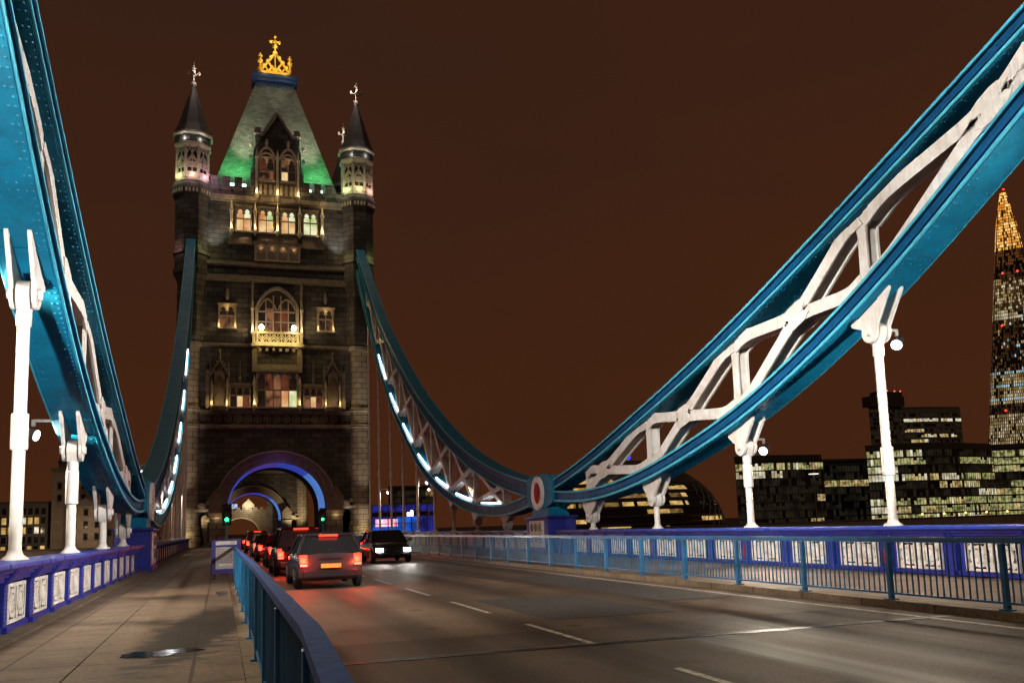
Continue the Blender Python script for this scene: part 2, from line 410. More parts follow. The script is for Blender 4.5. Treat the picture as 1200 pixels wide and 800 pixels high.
def make_asphalt():
    m, nt, b = new_mat('asphalt')
    tc = nd(nt, 'ShaderNodeTexCoord')
    fine = nd(nt, 'ShaderNodeTexNoise'); fine.inputs['Scale'].default_value = 55; fine.inputs['Detail'].default_value = 4; fine.inputs['Roughness'].default_value = .8
    nt.links.new(tc.outputs['Object'], fine.inputs['Vector'])
    mp = nd(nt, 'ShaderNodeMapping'); mp.inputs['Scale'].default_value = (1.1, .035, 1); nt.links.new(tc.outputs['Object'], mp.inputs[0])
    streak = nd(nt, 'ShaderNodeTexNoise'); streak.inputs['Scale'].default_value = 1.6; streak.inputs['Detail'].default_value = 5
    nt.links.new(mp.outputs[0], streak.inputs['Vector'])
    blot = nd(nt, 'ShaderNodeTexNoise'); blot.inputs['Scale'].default_value = .6; blot.inputs['Detail'].default_value = 6
    nt.links.new(tc.outputs['Object'], blot.inputs['Vector'])
    r = nd(nt, 'ShaderNodeValToRGB'); r.color_ramp.elements[0].position = .50; r.color_ramp.elements[0].color = (.046, .033, .025, 1)
    r.color_ramp.elements[1].position = .86; r.color_ramp.elements[1].color = (.165, .112, .076, 1)
    s1 = nd(nt, 'ShaderNodeMath', operation='MULTIPLY_ADD'); s1.inputs[1].default_value = .45; nt.links.new(fine.outputs['Fac'], s1.inputs[0])
    s2 = nd(nt, 'ShaderNodeMath', operation='MULTIPLY_ADD'); s2.inputs[1].default_value = .5; nt.links.new(streak.outputs['Fac'], s2.inputs[0])
    s3 = nd(nt, 'ShaderNodeMath', operation='MULTIPLY'); s3.inputs[1].default_value = .40; nt.links.new(blot.outputs['Fac'], s3.inputs[0])
    nt.links.new(s3.outputs[0], s2.inputs[2]); nt.links.new(s2.outputs[0], s1.inputs[2]); nt.links.new(s1.outputs[0], r.inputs[0])
    # the newer, darker surfacing on the camera's side of the expansion joint
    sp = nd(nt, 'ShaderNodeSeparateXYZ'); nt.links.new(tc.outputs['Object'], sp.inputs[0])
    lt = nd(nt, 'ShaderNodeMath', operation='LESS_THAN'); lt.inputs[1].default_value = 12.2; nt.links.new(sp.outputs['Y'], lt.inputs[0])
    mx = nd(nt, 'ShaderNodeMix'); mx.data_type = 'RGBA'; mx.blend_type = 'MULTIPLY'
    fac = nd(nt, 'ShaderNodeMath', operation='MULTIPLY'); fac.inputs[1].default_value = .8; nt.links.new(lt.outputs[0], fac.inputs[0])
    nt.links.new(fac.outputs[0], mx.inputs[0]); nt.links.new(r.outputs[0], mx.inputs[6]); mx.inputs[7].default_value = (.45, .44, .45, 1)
    tw = nd(nt, 'ShaderNodeMath', operation='MULTIPLY_ADD'); tw.inputs[1].default_value = 2 * pi / 1.62; tw.inputs[2].default_value = 1.2; nt.links.new(sp.outputs['X'], tw.inputs[0])
    tsn = nd(nt, 'ShaderNodeMath', operation='SINE'); nt.links.new(tw.outputs[0], tsn.inputs[0])
    tn = nd(nt, 'ShaderNodeMath', operation='MULTIPLY_ADD'); tn.inputs[1].default_value = 1.6; nt.links.new(streak.outputs['Fac'], tn.inputs[0]); nt.links.new(tsn.outputs[0], tn.inputs[2])
    tr = nd(nt, 'ShaderNodeMapRange'); tr.inputs[1].default_value = .3; tr.inputs[2].default_value = 1.7; tr.inputs[3].default_value = 1.12; tr.inputs[4].default_value = .62; nt.links.new(tn.outputs[0], tr.inputs[0])
    vs = nd(nt, 'ShaderNodeTexVoronoi'); vs.inputs['Scale'].default_value = .9; nt.links.new(tc.outputs['Object'], vs.inputs['Vector'])
    vm = nd(nt, 'ShaderNodeMapRange'); vm.inputs[1].default_value = .10; vm.inputs[2].default_value = .17; vm.inputs[3].default_value = .5; vm.inputs[4].default_value = 1; nt.links.new(vs.outputs['Distance'], vm.inputs[0])
    tm = nd(nt, 'ShaderNodeMath', operation='MULTIPLY'); nt.links.new(tr.outputs[0], tm.inputs[0]); nt.links.new(vm.outputs[0], tm.inputs[1])
    gn = nd(nt, 'ShaderNodeTexNoise'); gn.inputs['Scale'].default_value = 26; gn.inputs['Detail'].default_value = 3; gn.inputs['Roughness'].default_value = .9; nt.links.new(tc.outputs['Object'], gn.inputs['Vector'])
    gm = nd(nt, 'ShaderNodeMapRange'); gm.inputs[1].default_value = .35; gm.inputs[2].default_value = .65; gm.inputs[3].default_value = .55; gm.inputs[4].default_value = 1.5; nt.links.new(gn.outputs['Fac'], gm.inputs[0])
    tm2 = nd(nt, 'ShaderNodeMath', operation='MULTIPLY'); nt.links.new(tm.outputs[0], tm2.inputs[0]); nt.links.new(gm.outputs[0], tm2.inputs[1])
    mt = nd(nt, 'ShaderNodeMix'); mt.data_type = 'RGBA'; mt.blend_type = 'MULTIPLY'; mt.inputs[0].default_value = 1
    nt.links.new(mx.outputs[2], mt.inputs[6]); nt.links.new(tm2.outputs[0], mt.inputs[7])
    nt.links.new(mt.outputs[2], b.inputs['Base Color'])
    mr = nd(nt, 'ShaderNodeMapRange'); mr.inputs[1].default_value = .35; mr.inputs[2].default_value = .65; mr.inputs[3].default_value = .50; mr.inputs[4].default_value = .74; b.inputs['Specular IOR Level'].default_value = .20
    nt.links.new(streak.outputs['Fac'], mr.inputs[0]); nt.links.new(mr.outputs[0], b.inputs['Roughness'])
    bp = nd(nt, 'ShaderNodeBump'); bp.inputs['Strength'].default_value = .35; bp.inputs['Distance'].default_value = .008
    nt.links.new(fine.outputs['Fac'], bp.inputs['Height']); nt.links.new(bp.outputs[0], b.inputs['Normal'])
    return m
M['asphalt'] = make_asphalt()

def make_paving(name, bw, bh, off, wet=False, col=(.235, .166, .116)):
    m, nt, b = new_mat(name)
    tc = nd(nt, 'ShaderNodeTexCoord')
    br = nd(nt, 'ShaderNodeTexBrick'); br.offset = off
    br.inputs['Scale'].default_value = 1; br.inputs['Brick Width'].default_value = bw; br.inputs['Row Height'].default_value = bh
    br.inputs['Mortar Size'].default_value = .022; br.inputs['Mortar Smooth'].default_value = .3
    br.inputs['Color1'].default_value = (1, 1, 1, 1); br.inputs['Color2'].default_value = (.86, .86, .86, 1); br.inputs['Mortar'].default_value = (.34, .32, .30, 1)
    mp = nd(nt, 'ShaderNodeMapping'); mp.inputs['Location'].default_value = (0.13, .3, 0)
    nt.links.new(tc.outputs['Object'], mp.inputs[0]); nt.links.new(mp.outputs[0], br.inputs['Vector'])
    n1 = nd(nt, 'ShaderNodeTexNoise'); n1.inputs['Scale'].default_value = 1.1; n1.inputs['Detail'].default_value = 8; n1.inputs['Roughness'].default_value = .7
    nt.links.new(tc.outputs['Object'], n1.inputs['Vector'])
    r = nd(nt, 'ShaderNodeValToRGB'); r.color_ramp.elements[0].position = .3; r.color_ramp.elements[0].color = tuple(c * .42 for c in col) + (1,)
    r.color_ramp.elements[1].position = .68; r.color_ramp.elements[1].color = (*col, 1)
    nt.links.new(n1.outputs['Fac'], r.inputs[0])
    mu = nd(nt, 'ShaderNodeMix'); mu.data_type = 'RGBA'; mu.blend_type = 'MULTIPLY'; mu.inputs[0].default_value = 1
    nt.links.new(r.outputs[0], mu.inputs[6]); nt.links.new(br.outputs['Color'], mu.inputs[7])
    n2 = nd(nt, 'ShaderNodeTexNoise'); n2.inputs['Scale'].default_value = 40; n2.inputs['Detail'].default_value = 4
    nt.links.new(tc.outputs['Object'], n2.inputs['Vector'])
    bp = nd(nt, 'ShaderNodeBump'); bp.inputs['Strength'].default_value = .4; bp.inputs['Distance'].default_value = .01
    bs = nd(nt, 'ShaderNodeMath', operation='MULTIPLY_ADD'); bs.inputs[1].default_value = -1.2
    nt.links.new(br.outputs['Fac'], bs.inputs[0]); nt.links.new(n2.outputs['Fac'], bs.inputs[2])
    nt.links.new(bs.outputs[0], bp.inputs['Height']); nt.links.new(bp.outputs[0], b.inputs['Normal'])
    vo = nd(nt, 'ShaderNodeTexVoronoi'); vo.inputs['Scale'].default_value = 3.4; nt.links.new(tc.outputs['Object'], vo.inputs['Vector'])
    vr = nd(nt, 'ShaderNodeMapRange'); vr.inputs[1].default_value = .075; vr.inputs[2].default_value = .10; vr.inputs[3].default_value = .55; vr.inputs[4].default_value = 1
    nt.links.new(vo.outputs['Distance'], vr.inputs[0])
    n3 = nd(nt, 'ShaderNodeTexNoise'); n3.inputs['Scale'].default_value = 13; n3.inputs['Detail'].default_value = 6; n3.inputs['Roughness'].default_value = .75; nt.links.new(tc.outputs['Object'], n3.inputs['Vector'])
    gr = nd(nt, 'ShaderNodeMapRange'); gr.inputs[1].default_value = .35; gr.inputs[2].default_value = .6; gr.inputs[3].default_value = .62; gr.inputs[4].default_value = 1.08
    nt.links.new(n3.outputs['Fac'], gr.inputs[0])
    gm = nd(nt, 'ShaderNodeMath', operation='MULTIPLY'); nt.links.new(vr.outputs[0], gm.inputs[0]); nt.links.new(gr.outputs[0], gm.inputs[1])
    mg = nd(nt, 'ShaderNodeMix'); mg.data_type = 'RGBA'; mg.blend_type = 'MULTIPLY'; mg.inputs[0].default_value = 1
    nt.links.new(mu.outputs[2], mg.inputs[6]); nt.links.new(gm.outputs[0], mg.inputs[7])
    last = mg.outputs[2]
    b.inputs['Specular IOR Level'].default_value = .18
    b.inputs['Roughness'].default_value = .62
    if wet:
        # damp stain running from the puddle along the railing
        sp = nd(nt, 'ShaderNodeSeparateXYZ'); nt.links.new(tc.outputs['Object'], sp.inputs[0])
        dx = nd(nt, 'ShaderNodeMath', operation='MULTIPLY_ADD'); dx.inputs[1].default_value = 1 / .62; dx.inputs[2].default_value = 6.12 / .62
        nt.links.new(sp.outputs['X'], dx.inputs[0])
        dy = nd(nt, 'ShaderNodeMath', operation='MULTIPLY_ADD'); dy.inputs[1].default_value = 1 / 4.2; dy.inputs[2].default_value = -14.6 / 4.2
        nt.links.new(sp.outputs['Y'], dy.inputs[0])
        ad = nd(nt, 'ShaderNodeMath', operation='MULTIPLY_ADD'); ad.inputs[1].default_value = .75       # slanted: it drifts to the railing further on
        sk = nd(nt, 'ShaderNodeMath', operation='SUBTRACT'); nt.links.new(dx.outputs[0], sk.inputs[0])
        sl = nd(nt, 'ShaderNodeMath', operation='MULTIPLY'); sl.inputs[1].default_value = .7; nt.links.new(dy.outputs[0], sl.inputs[0]); nt.links.new(sl.outputs[0], sk.inputs[1])
        cv = nd(nt, 'ShaderNodeCombineXYZ'); nt.links.new(sk.outputs[0], cv.inputs[0]); nt.links.new(dy.outputs[0], cv.inputs[1])
        ln = nd(nt, 'ShaderNodeVectorMath', operation='LENGTH'); nt.links.new(cv.outputs[0], ln.inputs[0])
        mpw = nd(nt, 'ShaderNodeMapping'); mpw.inputs['Scale'].default_value = (.55, 1.25, 1); nt.links.new(tc.outputs['Object'], mpw.inputs[0])
        nw = nd(nt, 'ShaderNodeTexNoise'); nw.inputs['Scale'].default_value = 3.6; nw.inputs['Detail'].default_value = 7; nw.inputs['Roughness'].default_value = .62
        nt.links.new(mpw.outputs[0], nw.inputs['Vector'])
        sm = nd(nt, 'ShaderNodeMath', operation='MULTIPLY_ADD'); sm.inputs[1].default_value = 2.6; nt.links.new(nw.outputs['Fac'], sm.inputs[0]); nt.links.new(ln.outputs['Value'], sm.inputs[2])
        mr = nd(nt, 'ShaderNodeMapRange'); mr.inputs[1].default_value = 2.22; mr.inputs[2].default_value = 2.29; mr.inputs[3].default_value = 1; mr.inputs[4].default_value = 0
        nt.links.new(sm.outputs[0], mr.inputs[0])
        mw = nd(nt, 'ShaderNodeMix'); mw.data_type = 'RGBA'; mw.blend_type = 'MULTIPLY'; mw.inputs[7].default_value = (.13, .11, .10, 1)
        nt.links.new(mr.outputs[0], mw.inputs[0]); nt.links.new(last, mw.inputs[6]); last = mw.outputs[2]
        rr = nd(nt, 'ShaderNodeMapRange'); rr.inputs[3].default_value = .62; rr.inputs[4].default_value = .5
        nt.links.new(mr.outputs[0], rr.inputs[0]); nt.links.new(rr.outputs[0], b.inputs['Roughness'])
    nt.links.new(last, b.inputs['Base Color'])
    return m
M['flags'] = make_paving('york_flagstones', 2.0, 1.9, .0, True)
M['flags_plain'] = make_paving('york_flagstones_plain', 2.0, 1.9, .3)
M['setts'] = make_paving('narrow_paving_strips', 8.0, .82, 0., col=(.215, .152, .108))
M['kerbstone'] = make_paving('granite_kerb', 8.0, 1.6, .0, col=(.24, .18, .115))

def make_water():
    m, nt, b = new_mat('river_water')
    b.inputs['Base Color'].default_value = (.006, .007, .009, 1); b.inputs['Roughness'].default_value = .14
    tc = nd(nt, 'ShaderNodeTexCoord'); n = nd(nt, 'ShaderNodeTexNoise'); n.inputs['Scale'].default_value = .7; n.inputs['Detail'].default_value = 5
    nt.links.new(tc.outputs['Object'], n.inputs['Vector'])
    bp = nd(nt, 'ShaderNodeBump'); bp.inputs['Strength'].default_value = .5; bp.inputs['Distance'].default_value = .3
    nt.links.new(n.outputs['Fac'], bp.inputs['Height']); nt.links.new(bp.outputs[0], b.inputs['Normal'])
    return m
M['water'] = make_water()
M['puddle'] = paint('still_water', (.01, .009, .008), .06, .1)
M['marking'] = paint('road_paint', (.50, .45, .37), .6, .45, 9, dirt=(.09, .075, .06))
M['marking_red'] = paint('red_road_paint', (.36, .03, .015), .6, .6, 5, dirt=(.13, .03, .02))
M['ground'] = paint('dark_bank_ground', (.04, .036, .03), .9, .3, .05)
M['lead'] = paint('dark_spire_slates', (.05, .042, .036), .6, .4, 1.2, bump=.3)
M['concrete'] = paint('pale_concrete', (.16, .145, .125), .8, .3, .5)
M['darkclad'] = paint('dark_cladding', (.055, .05, .046), .5, .3, .3)
M['oldbrick'] = paint('old_brick', (.30, .24, .18), .85, .35, .4)

# ------------------------------------------------------------------ ground, river, deck, road
WX = 9.2                                                           # chain planes stand at x = -9.2 and +9.2
TY = 101.35                                                        # axis of the near tower's front turrets
TD = 11.6                                                          # front to back turret axes
NY = 76.0                                                          # from tower to tower
structure(MB().box(-2500, 2500, -600, 286, -10.2, -9.2).build('river', M['water']))
structure(MB().box(-2500, 3000, 286, 3200, -10.2, -2.5).build('far_bank', M['ground']))
structure(MB().box(-9.75, 9.75, -12, 300, -1.6, -.42).build('bridge_deck', M['darkclad']))
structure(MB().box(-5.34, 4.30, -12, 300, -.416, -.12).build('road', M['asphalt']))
structure(MB().box(-5.62, -5.345, -12, TY + 8, -.416, -.002).build('kerb', M['kerbstone']))
structure(MB().box(4.305, 4.60, -12, TY + 8, -.416, -.002).build('kerb', M['kerbstone']))
structure(MB().box(-7.35, -5.625, -12, TY - 1, -.416, 0).build('pavement', M['flags']))
structure(MB().box(-8.60, -7.365, -12, TY - 1, -.416, 0).build('pavement', M['setts']))
structure(MB().box(-9.02, -8.61, -12, TY - 1, -.416, .035).build('pavement_edging', M['kerbstone']))
structure(MB().box(4.605, 9.02, -12, TY - 1, -.416, 0).build('pavement', M['flags_plain']))

mk = MB()
y = 1.0
while y < 96:
    mk.box(-1.44, -1.35, y, y + 2.7, -.1185, -.116)
    y += 4.7
structure(mk.build('lane_marking', M['marking']))
structure(MB().box(3.74, 3.84, -6, 97, -.1185, -.116).build('edge_line', M['marking']))
rl = MB()
rl.box(-5.02, -4.92, -6, 13.1, -.1185, -.116); rl.box(-5.22, -5.12, -6, 13.1, -.1185, -.116)
structure(rl.build('red_line', M['marking_red']))
structure(MB().box(-5.3, 4.25, 10.55, 10.62, -.1185, -.115).build('expansion_joint', paint('worn_joint_steel', (.10, .095, .09), .6, .6, 6)))
structure(MB().box(-5.3, 4.25, 10.40, 10.52, -.1185, -.114).build('expansion_joint', M['black']))

patch = paint('patched_asphalt', (.050, .044, .040), .7, .5, 7, bump=.3)
structure(MB().box(-.9, 1.3, 13.4, 17.8, -.1185, -.1155).build('road_patch', patch))
structure(MB().box(2.0, 3.4, 15.2, 24.6, -.1185, -.1155).build('road_patch', patch))
for dy in (8.6, 19.5, 31, 43):
    dr = MB(); dr.box(-5.30, -4.92, dy, dy + .48, -.1188, -.110)
    for k in range(6): dr.box(-5.28, -4.94, dy + .04 + k * .075, dy + .075 + k * .075, -.1095, -.1045)
    structure(dr.build('drain_grate', M['black']))
# the puddle: an uneven sheet of standing water in a dip of the paving
pts = []
for i in range(90):
    t = 2 * pi * i / 90
    r = 1 + .18 * sin(2 * t + 1) + .13 * sin(3 * t) + .10 * sin(5 * t + 2) + .07 * sin(9 * t) + .05 * sin(13 * t + 1)
    px, py = .38 * cos(t) * r, .34 * sin(t) * r
    pts.append((-6.55 + px + .12 * py, 11.75 + py))
structure(MB().prism(pts, 'z', .0005, .004).build('puddle', M['puddle']))
pts = [(-5.82 + .13 * cos(2 * pi * i / 28) * (1 + .2 * sin(3 * 2 * pi * i / 28)), 22.6 + 1.0 * sin(2 * pi * i / 28) * (1 + .15 * sin(2 * 2 * pi * i / 28 + 1))) for i in range(28)]
structure(MB().prism(pts, 'z', .0005, .004).build('puddle', M['puddle']))

# ------------------------------------------------------------------ parapets
PITCH = 1.98
def cast_panel_mesh():
    """two cast quatrefoils with crosses, open work over a dark backing; local frame: y along, z up, front towards -x"""
    b = MB(); w = 1.34; z0, z1 = .13, .74
    b.box(.02, .05, -w / 2, w / 2, z0, z1, 1)
    for a0, a1, c0, c1 in ((-w / 2, w / 2, z0, z0 + .05), (-w / 2, w / 2, z1 - .05, z1)): b.box(-.03, .02, a0, a1, c0, c1)
    for yy in (-w / 2, -.04, w / 2 - .08): b.box(-.03, .02, yy, yy + .08, z0 + .05, z1 - .05)
    zc = (z0 + z1) / 2
    for yc in (-.315, .315):
        n = 20
        A = [(yc + .225 * cos(2 * pi * i / n), zc + .225 * sin(2 * pi * i / n)) for i in range(n + 1)]
        B = [(yc + .165 * cos(2 * pi * i / n), zc + .165 * sin(2 * pi * i / n)) for i in range(n + 1)]
        b.strip(A, B, 'x', -.025, .02)
        for k in range(4):
            t = pi / 4 + k * pi / 2
            c, s_ = cos(t), sin(t)
            b.prism([(yc + .03 * c - .02 * s_, zc + .03 * s_ + .02 * c), (yc + .12 * c - .065 * s_, zc + .12 * s_ + .065 * c), (yc + .17 * c, zc + .17 * s_),
                     (yc + .12 * c + .065 * s_, zc + .12 * s_ - .065 * c), (yc + .03 * c + .02 * s_, zc + .03 * s_ - .02 * c)], 'x', -.02, .02)
            b.prism([(yc + .20 * c - .05 * s_, zc + .20 * s_ + .05 * c), (yc + .36 * c - .10 * s_, zc + .32 * s_ + .06 * c), (yc + .36 * c + .06 * s_, zc + .32 * s_ - .10 * c),
                     (yc + .20 * c + .05 * s_, zc + .20 * s_ - .05 * c)], 'x', -.015, .02)
        for t in (0, pi / 2):
            c, s_ = cos(t), sin(t)
            b.prism([(yc - .16 * c - .018 * s_, zc - .16 * s_ - .018 * c), (yc + .16 * c - .018 * s_, zc + .16 * s_ - .018 * c),
                     (yc + .16 * c + .018 * s_, zc + .16 * s_ + .018 * c), (yc - .16 * c + .018 * s_, zc - .16 * s_ + .018 * c)], 'x', -.022, .02)
    o = b.build('cast_panel', [M['cream'], M['void']])
    me = o.data; bpy.data.objects.remove(o)
    return me
PANEL = cast_panel_mesh()

def pilaster_mesh(wide):
    b = MB(); w = .30 if wide else .19
    b.cbox(-.10, .10, -w / 2, w / 2, .12, .78, .012)
    b.cbox(-.16, .12, -w / 2 - .03, w / 2 + .03, 0.0, .12, .012)
    b.prism([(-.10, .74), (-.24, .93), (-.24, .955), (.10, .955), (.10, .74)], 'y', -w / 2, -w / 2 + .05)
    b.prism([(-.10, .74), (-.24, .93), (-.24, .955), (.10, .955), (.10, .74)], 'y', w / 2 - .05, w / 2)
    for k in range(9):
        for s_ in (-1, 1): b.rivet((-.10, s_ * (w / 2 - .03), .19 + k * .066), (-1, 0, 0), .014)
    o = b.build('pilaster', M['blue']); me = o.data; bpy.data.objects.remove(o)
    return me
PIL = pilaster_mesh(False); PILW = pilaster_mesh(True)

def mesh_part(name, me, parent, loc, rz=0):
    o = bpy.data.objects.new(name, me); COL.objects.link(o)
    o.parent = parent; o.location = Vector(loc) - WL[parent.name]; o.rotation_euler = (0, 0, rz)
    return o

HANG_NEAR = [17.2, 23.12, 29.12, 35.0]
HANG_FAR = [46.9, 52.9, 58.83, 64.4, 70.4, 76.25, 81.95, 88.3, 94.2]
def parapet(side, y0, y1, hangs, label, group):
    xf = side * 8.98                                               # face towards the footway
    p = thing('parapet', label, 'parapet', (side * 9.15, y0, 0), group)
    rz = 0 if side > 0 else pi
    s_ = side
    def bx(xa, xb, *r):
        a, c = sorted((s_ * xa, s_ * xb)); return (a, c) + r
    t = MB(); t.cbox(*bx(8.72, 9.55, y0, y1, .985, 1.075), c=.02); t.build('top_rail', M['blue_top'], p)
    mo = MB()
    for xa, za, zb in ((8.80, .925, .984), (8.86, .865, .924), (8.92, .79, .864)): mo.box(*bx(xa, 9.45, y0, y1, za, zb))
    mo.build('rail_moulding', M['blue'], p)
    bw = MB(); bw.box(*bx(9.03, 9.35, y0, y1, 0, .788)); bw.box(*bx(8.93, 9.03, y0, y1, .025, .115)); bw.build('parapet_web', M['blue'], p)
    hs = set(round(h, 2) for h in hangs)
    # pilasters stand under each hanger and divide the bay in three
    ys = []
    for h in hangs: ys += [h]
    step = PITCH
    marks = sorted(hangs)
    allp = []
    first = marks[0]
    k = first - step
    while k > y0 + .2: allp.append((k, False)); k -= step
    for a, c in zip(marks[:-1], marks[1:]):
        allp.append((a, True))
        for q in (1, 2): allp.append((a + (c - a) * q / 3, False))
    allp.append((marks[-1], True))
    k = marks[-1] + step
    while k < y1 - .2: allp.append((k, False)); k += step
    allp.sort()
    for py, wide in allp:
        # hangers below y0 carry on every third pilaster
        mesh_part('pilaster', PILW if wide else PIL, p, (xf + s_ * .03, py, 0), rz)
        if wide and side > 0:
            MB().cbox(*bx(8.865, 8.905, py - .03, py + .03, .22, .60), c=.01).build('red_tube', M['red'], p)
    for (a, _), (c, _) in zip(allp[:-1], allp[1:]):
        if c - a > 1.7: mesh_part('cast_panel', PANEL, p, (xf + s_ * .0, (a + c) / 2, 0), rz)
    return p
for side, nm in ((-1, 'left'), (1, 'right')):
    parapet(side, 1.0, 38.55, HANG_NEAR, 'royal blue iron parapet with cream panels on the %s, this side of the medallion pier' % nm, 'iron parapets along the footways')
    parapet(side, 41.75, 97.8, HANG_FAR, 'blue iron parapet on the %s, between medallion pier and tower' % nm, 'iron parapets along the footways')

# ------------------------------------------------------------------ guard railings along the kerb
def railing(pathx, ys, label, z0, side):
    """pathx(y) gives the railing's line; posts at ys"""
    p = thing('guard_railing', label, 'railing', (pathx(ys[0]), ys[0], 0), 'guard railings along the kerbs')
    top = MB(); low = MB(); bars = MB(); zt = 1.0
    for a, c in zip(ys[:-1], ys[1:]):
        A, C = (pathx(a), a), (pathx(c), c)
        top.obox((A[0], A[1], zt - .025), (C[0], C[1], zt - .025), .085, .05)
        top.obox((A[0], A[1], zt - .068), (C[0], C[1], zt - .068), .045, .036)
        low.obox((A[0], A[1], z0 + .10), (C[0], C[1], z0 + .10), .05, .03)
        n = max(3, int((c - a) / .118))
        for i in range(1, n):
            t = i / n; x = A[0] + (C[0] - A[0]) * t; yy = a + (c - a) * t
            bars.box(x - .009, x + .009, yy - .009, yy + .009, z0 + .116, zt - .086)
    top.build('top_rail', M['rail_top'] if side < 0 else M['rail'], p); low.build('bottom_rail', M['rail'], p); bars.build('bar_infill', M['rail'], p)
    for yy in ys:
        x = pathx(yy)
        b = MB(); b.cbox(x - .038, x + .038, yy - .038, yy + .038, z0 - .0, zt - .09, .006)
        b.cbox(x - .08, x + .08, yy - .08, yy + .08, z0, z0 + .018, .004)
        b.build('post', M['rail'], p)
    return p
def lx(y):
    if y < 3.9: return -5.50 - .075 * (3.9 - y) / 1.6
    return -5.50 + .05 * min(1, (y - 3.9) / 8)
railing(lx, [1.2, 2.55, 3.9] + [3.9 + 2.2 * k for k in range(1, 42)], 'blue guard railing beside the left pavement, close to the camera', 0, -1)
railing(lambda y: 4.45, [3.0 + 2.24 * k for k in range(0, 42)], 'blue guard railing along the right kerb in front of the parapet', 0, 1)

# ------------------------------------------------------------------ suspension chains
F_UN = spline([(3.4, 13.95), (8, 12.42), (11.95, 11.02), (17.04, 9.2), (20.76, 7.93), (25.82, 6.38), (29.86, 5.32), (34.05, 4.27), (37.19, 3.62), (39.4, 3.26)])
F_LN = spline([(3.4, 13.55), (8, 11.5), (12.14, 9.52), (15.55, 7.66), (19.07, 6.02), (23.41, 4.52), (26.13, 3.86), (28.0, 3.47), (30.29, 3.10), (33.33, 2.80), (37.15, 2.80), (39.4, 2.94)])
F_UF = spline([(41, 3.38), (42.6, 3.62), (45.64, 4.12), (49, 4.82), (52.8, 5.81), (57.3, 7.29), (62.6, 9.42), (68.7, 12.25), (76, 16.27), (85.2, 22.05), (92.9, 28.0), (99.6, 33.6)])
F_LF = spline([(41, 2.95), (42.7, 2.76), (45.8, 2.50), (49.2, 2.52), (55.8, 3.26), (61.8, 4.62), (67.9, 6.8), (73.5, 9.7), (80, 13.6), (85.6, 17.95), (92.9, 24.5), (99.6, 31.2)])
def chord(name, f, y0, y1, xc, parent, depth=.62, rivets=True):
    """riveted box girder following a curve, with lighter flange plates as sub-parts"""
    n = max(8, int((y1 - y0) / .55))
    P = []
    for i in range(n + 1):
        y = y0 + (y1 - y0) * i / n
        e = .02; d = (f(min(y1, y + e)) - f(max(y0, y - e))) / (min(y1, y + e) - max(y0, y - e))
        L = sqrt(1 + d * d); P.append((y, f(y), -d / L, 1 / L))             # point, normal
    def band(b, x0, x1, n0, n1, m=0):
        V = []
        for (y, z, ny, nz) in P:
            for x, q in ((x0, n0), (x1, n0), (x1, n1), (x0, n1)): V.append((xc + x, y + ny * q, z + nz * q))
        F = []
        for i in range(n):
            for k in range(4): F.append((4 * i + k, 4 * i + (k + 1) % 4, 4 * i + 4 + (k + 1) % 4, 4 * i + 4 + k))
        F += [(3, 2, 1, 0), (4 * n, 4 * n + 1, 4 * n + 2, 4 * n + 3)]
        b.add(V, F, m)
    D = depth
    b = MB()
    band(b, -.36, .36, -D + .07, -.07)                                        # web box
    band(b, -.40, -.30, -D * .62, -D * .56); band(b, .30, .40, -D * .62, -D * .56)   # angle line along the side
    if rivets:
        acc = 0.; last = None
        i = 0; L = 0
        for k in range(int((y1 - y0) * 9)):
            y = y0 + (y1 - y0) * (k + .5) / int((y1 - y0) * 9)
            e = .02; d = (f(y + e) - f(y - e)) / (2 * e) if y0 + e < y < y1 - e else 0
            q = sqrt(1 + d * d); ny, nz = -d / q, 1 / q; z = f(y)
            for s_ in (-1, 1):
                for nn in (-.13, -D + .13): b.rivet((xc + s_ * .36, y + ny * nn, z + nz * nn), (s_, 0, 0), .024, 0, 5)
    o = b.build(name, M['navy'], parent)
    fl = MB()
    band(fl, -.43, .43, -.065, 0)
    fl.build('top_flange', M['teal'], o)
    fb = MB()
    band(fb, -.43, .43, -D, -D + .065)
    fb.build('bottom_flange', M['teal'], o)
    for nm_, q0, q1 in (('top_edge_strip', -.072, .006), ('bottom_edge_strip', -D - .006, -D + .072)):
        ed = MB(); band(ed, -.466, -.432, q0, q1); band(ed, .432, .466, q0, q1); ed.build(nm_, M['teal_edge'], o)
    fp = MB()
    band(fp, -.415, .415, -D - .022, -D)                                      # soffit plate, where the rows of rivets show
    if rivets:
        for k in range(int((y1 - y0) * 7)):
            y = y0 + (y1 - y0) * (k + .5) / int((y1 - y0) * 7)
            e = .02; d = (f(y + e) - f(y - e)) / (2 * e) if y0 + e < y < y1 - e else 0
            q = sqrt(1 + d * d); ny, nz = -d / q, 1 / q; z = f(y); nn = -D - .022
            xs = [-.36, .36] + ([-.27, .27] if k % 2 else []) + ([-.14, 0, .14] if (k // 3) % 14 == 0 else [])
            for x in xs: fp.rivet((xc + x, y + ny * nn, z + nz * nn), (0, -ny, -nz), .027)
        for j in range(int((y1 - y0) / 5.9)):                                 # butt straps
            y = y0 + 2 + j * 5.9
            if y > y1 - 1: break
            d = (f(y + .02) - f(y - .02)) / .04; q = sqrt(1 + d * d); ty, tz = 1 / q, d / q; ny, nz = -d / q, 1 / q; z = f(y)
            nn = -D - .036
            fp.obox((xc, y + ny * nn - ty * .4, z + nz * nn - tz * .4), (xc, y + ny * nn + ty * .4, z + nz * nn + tz * .4), .80, .028, (0, ny, nz))
    fp.build('soffit_plate', M['teal'], o)
    return o

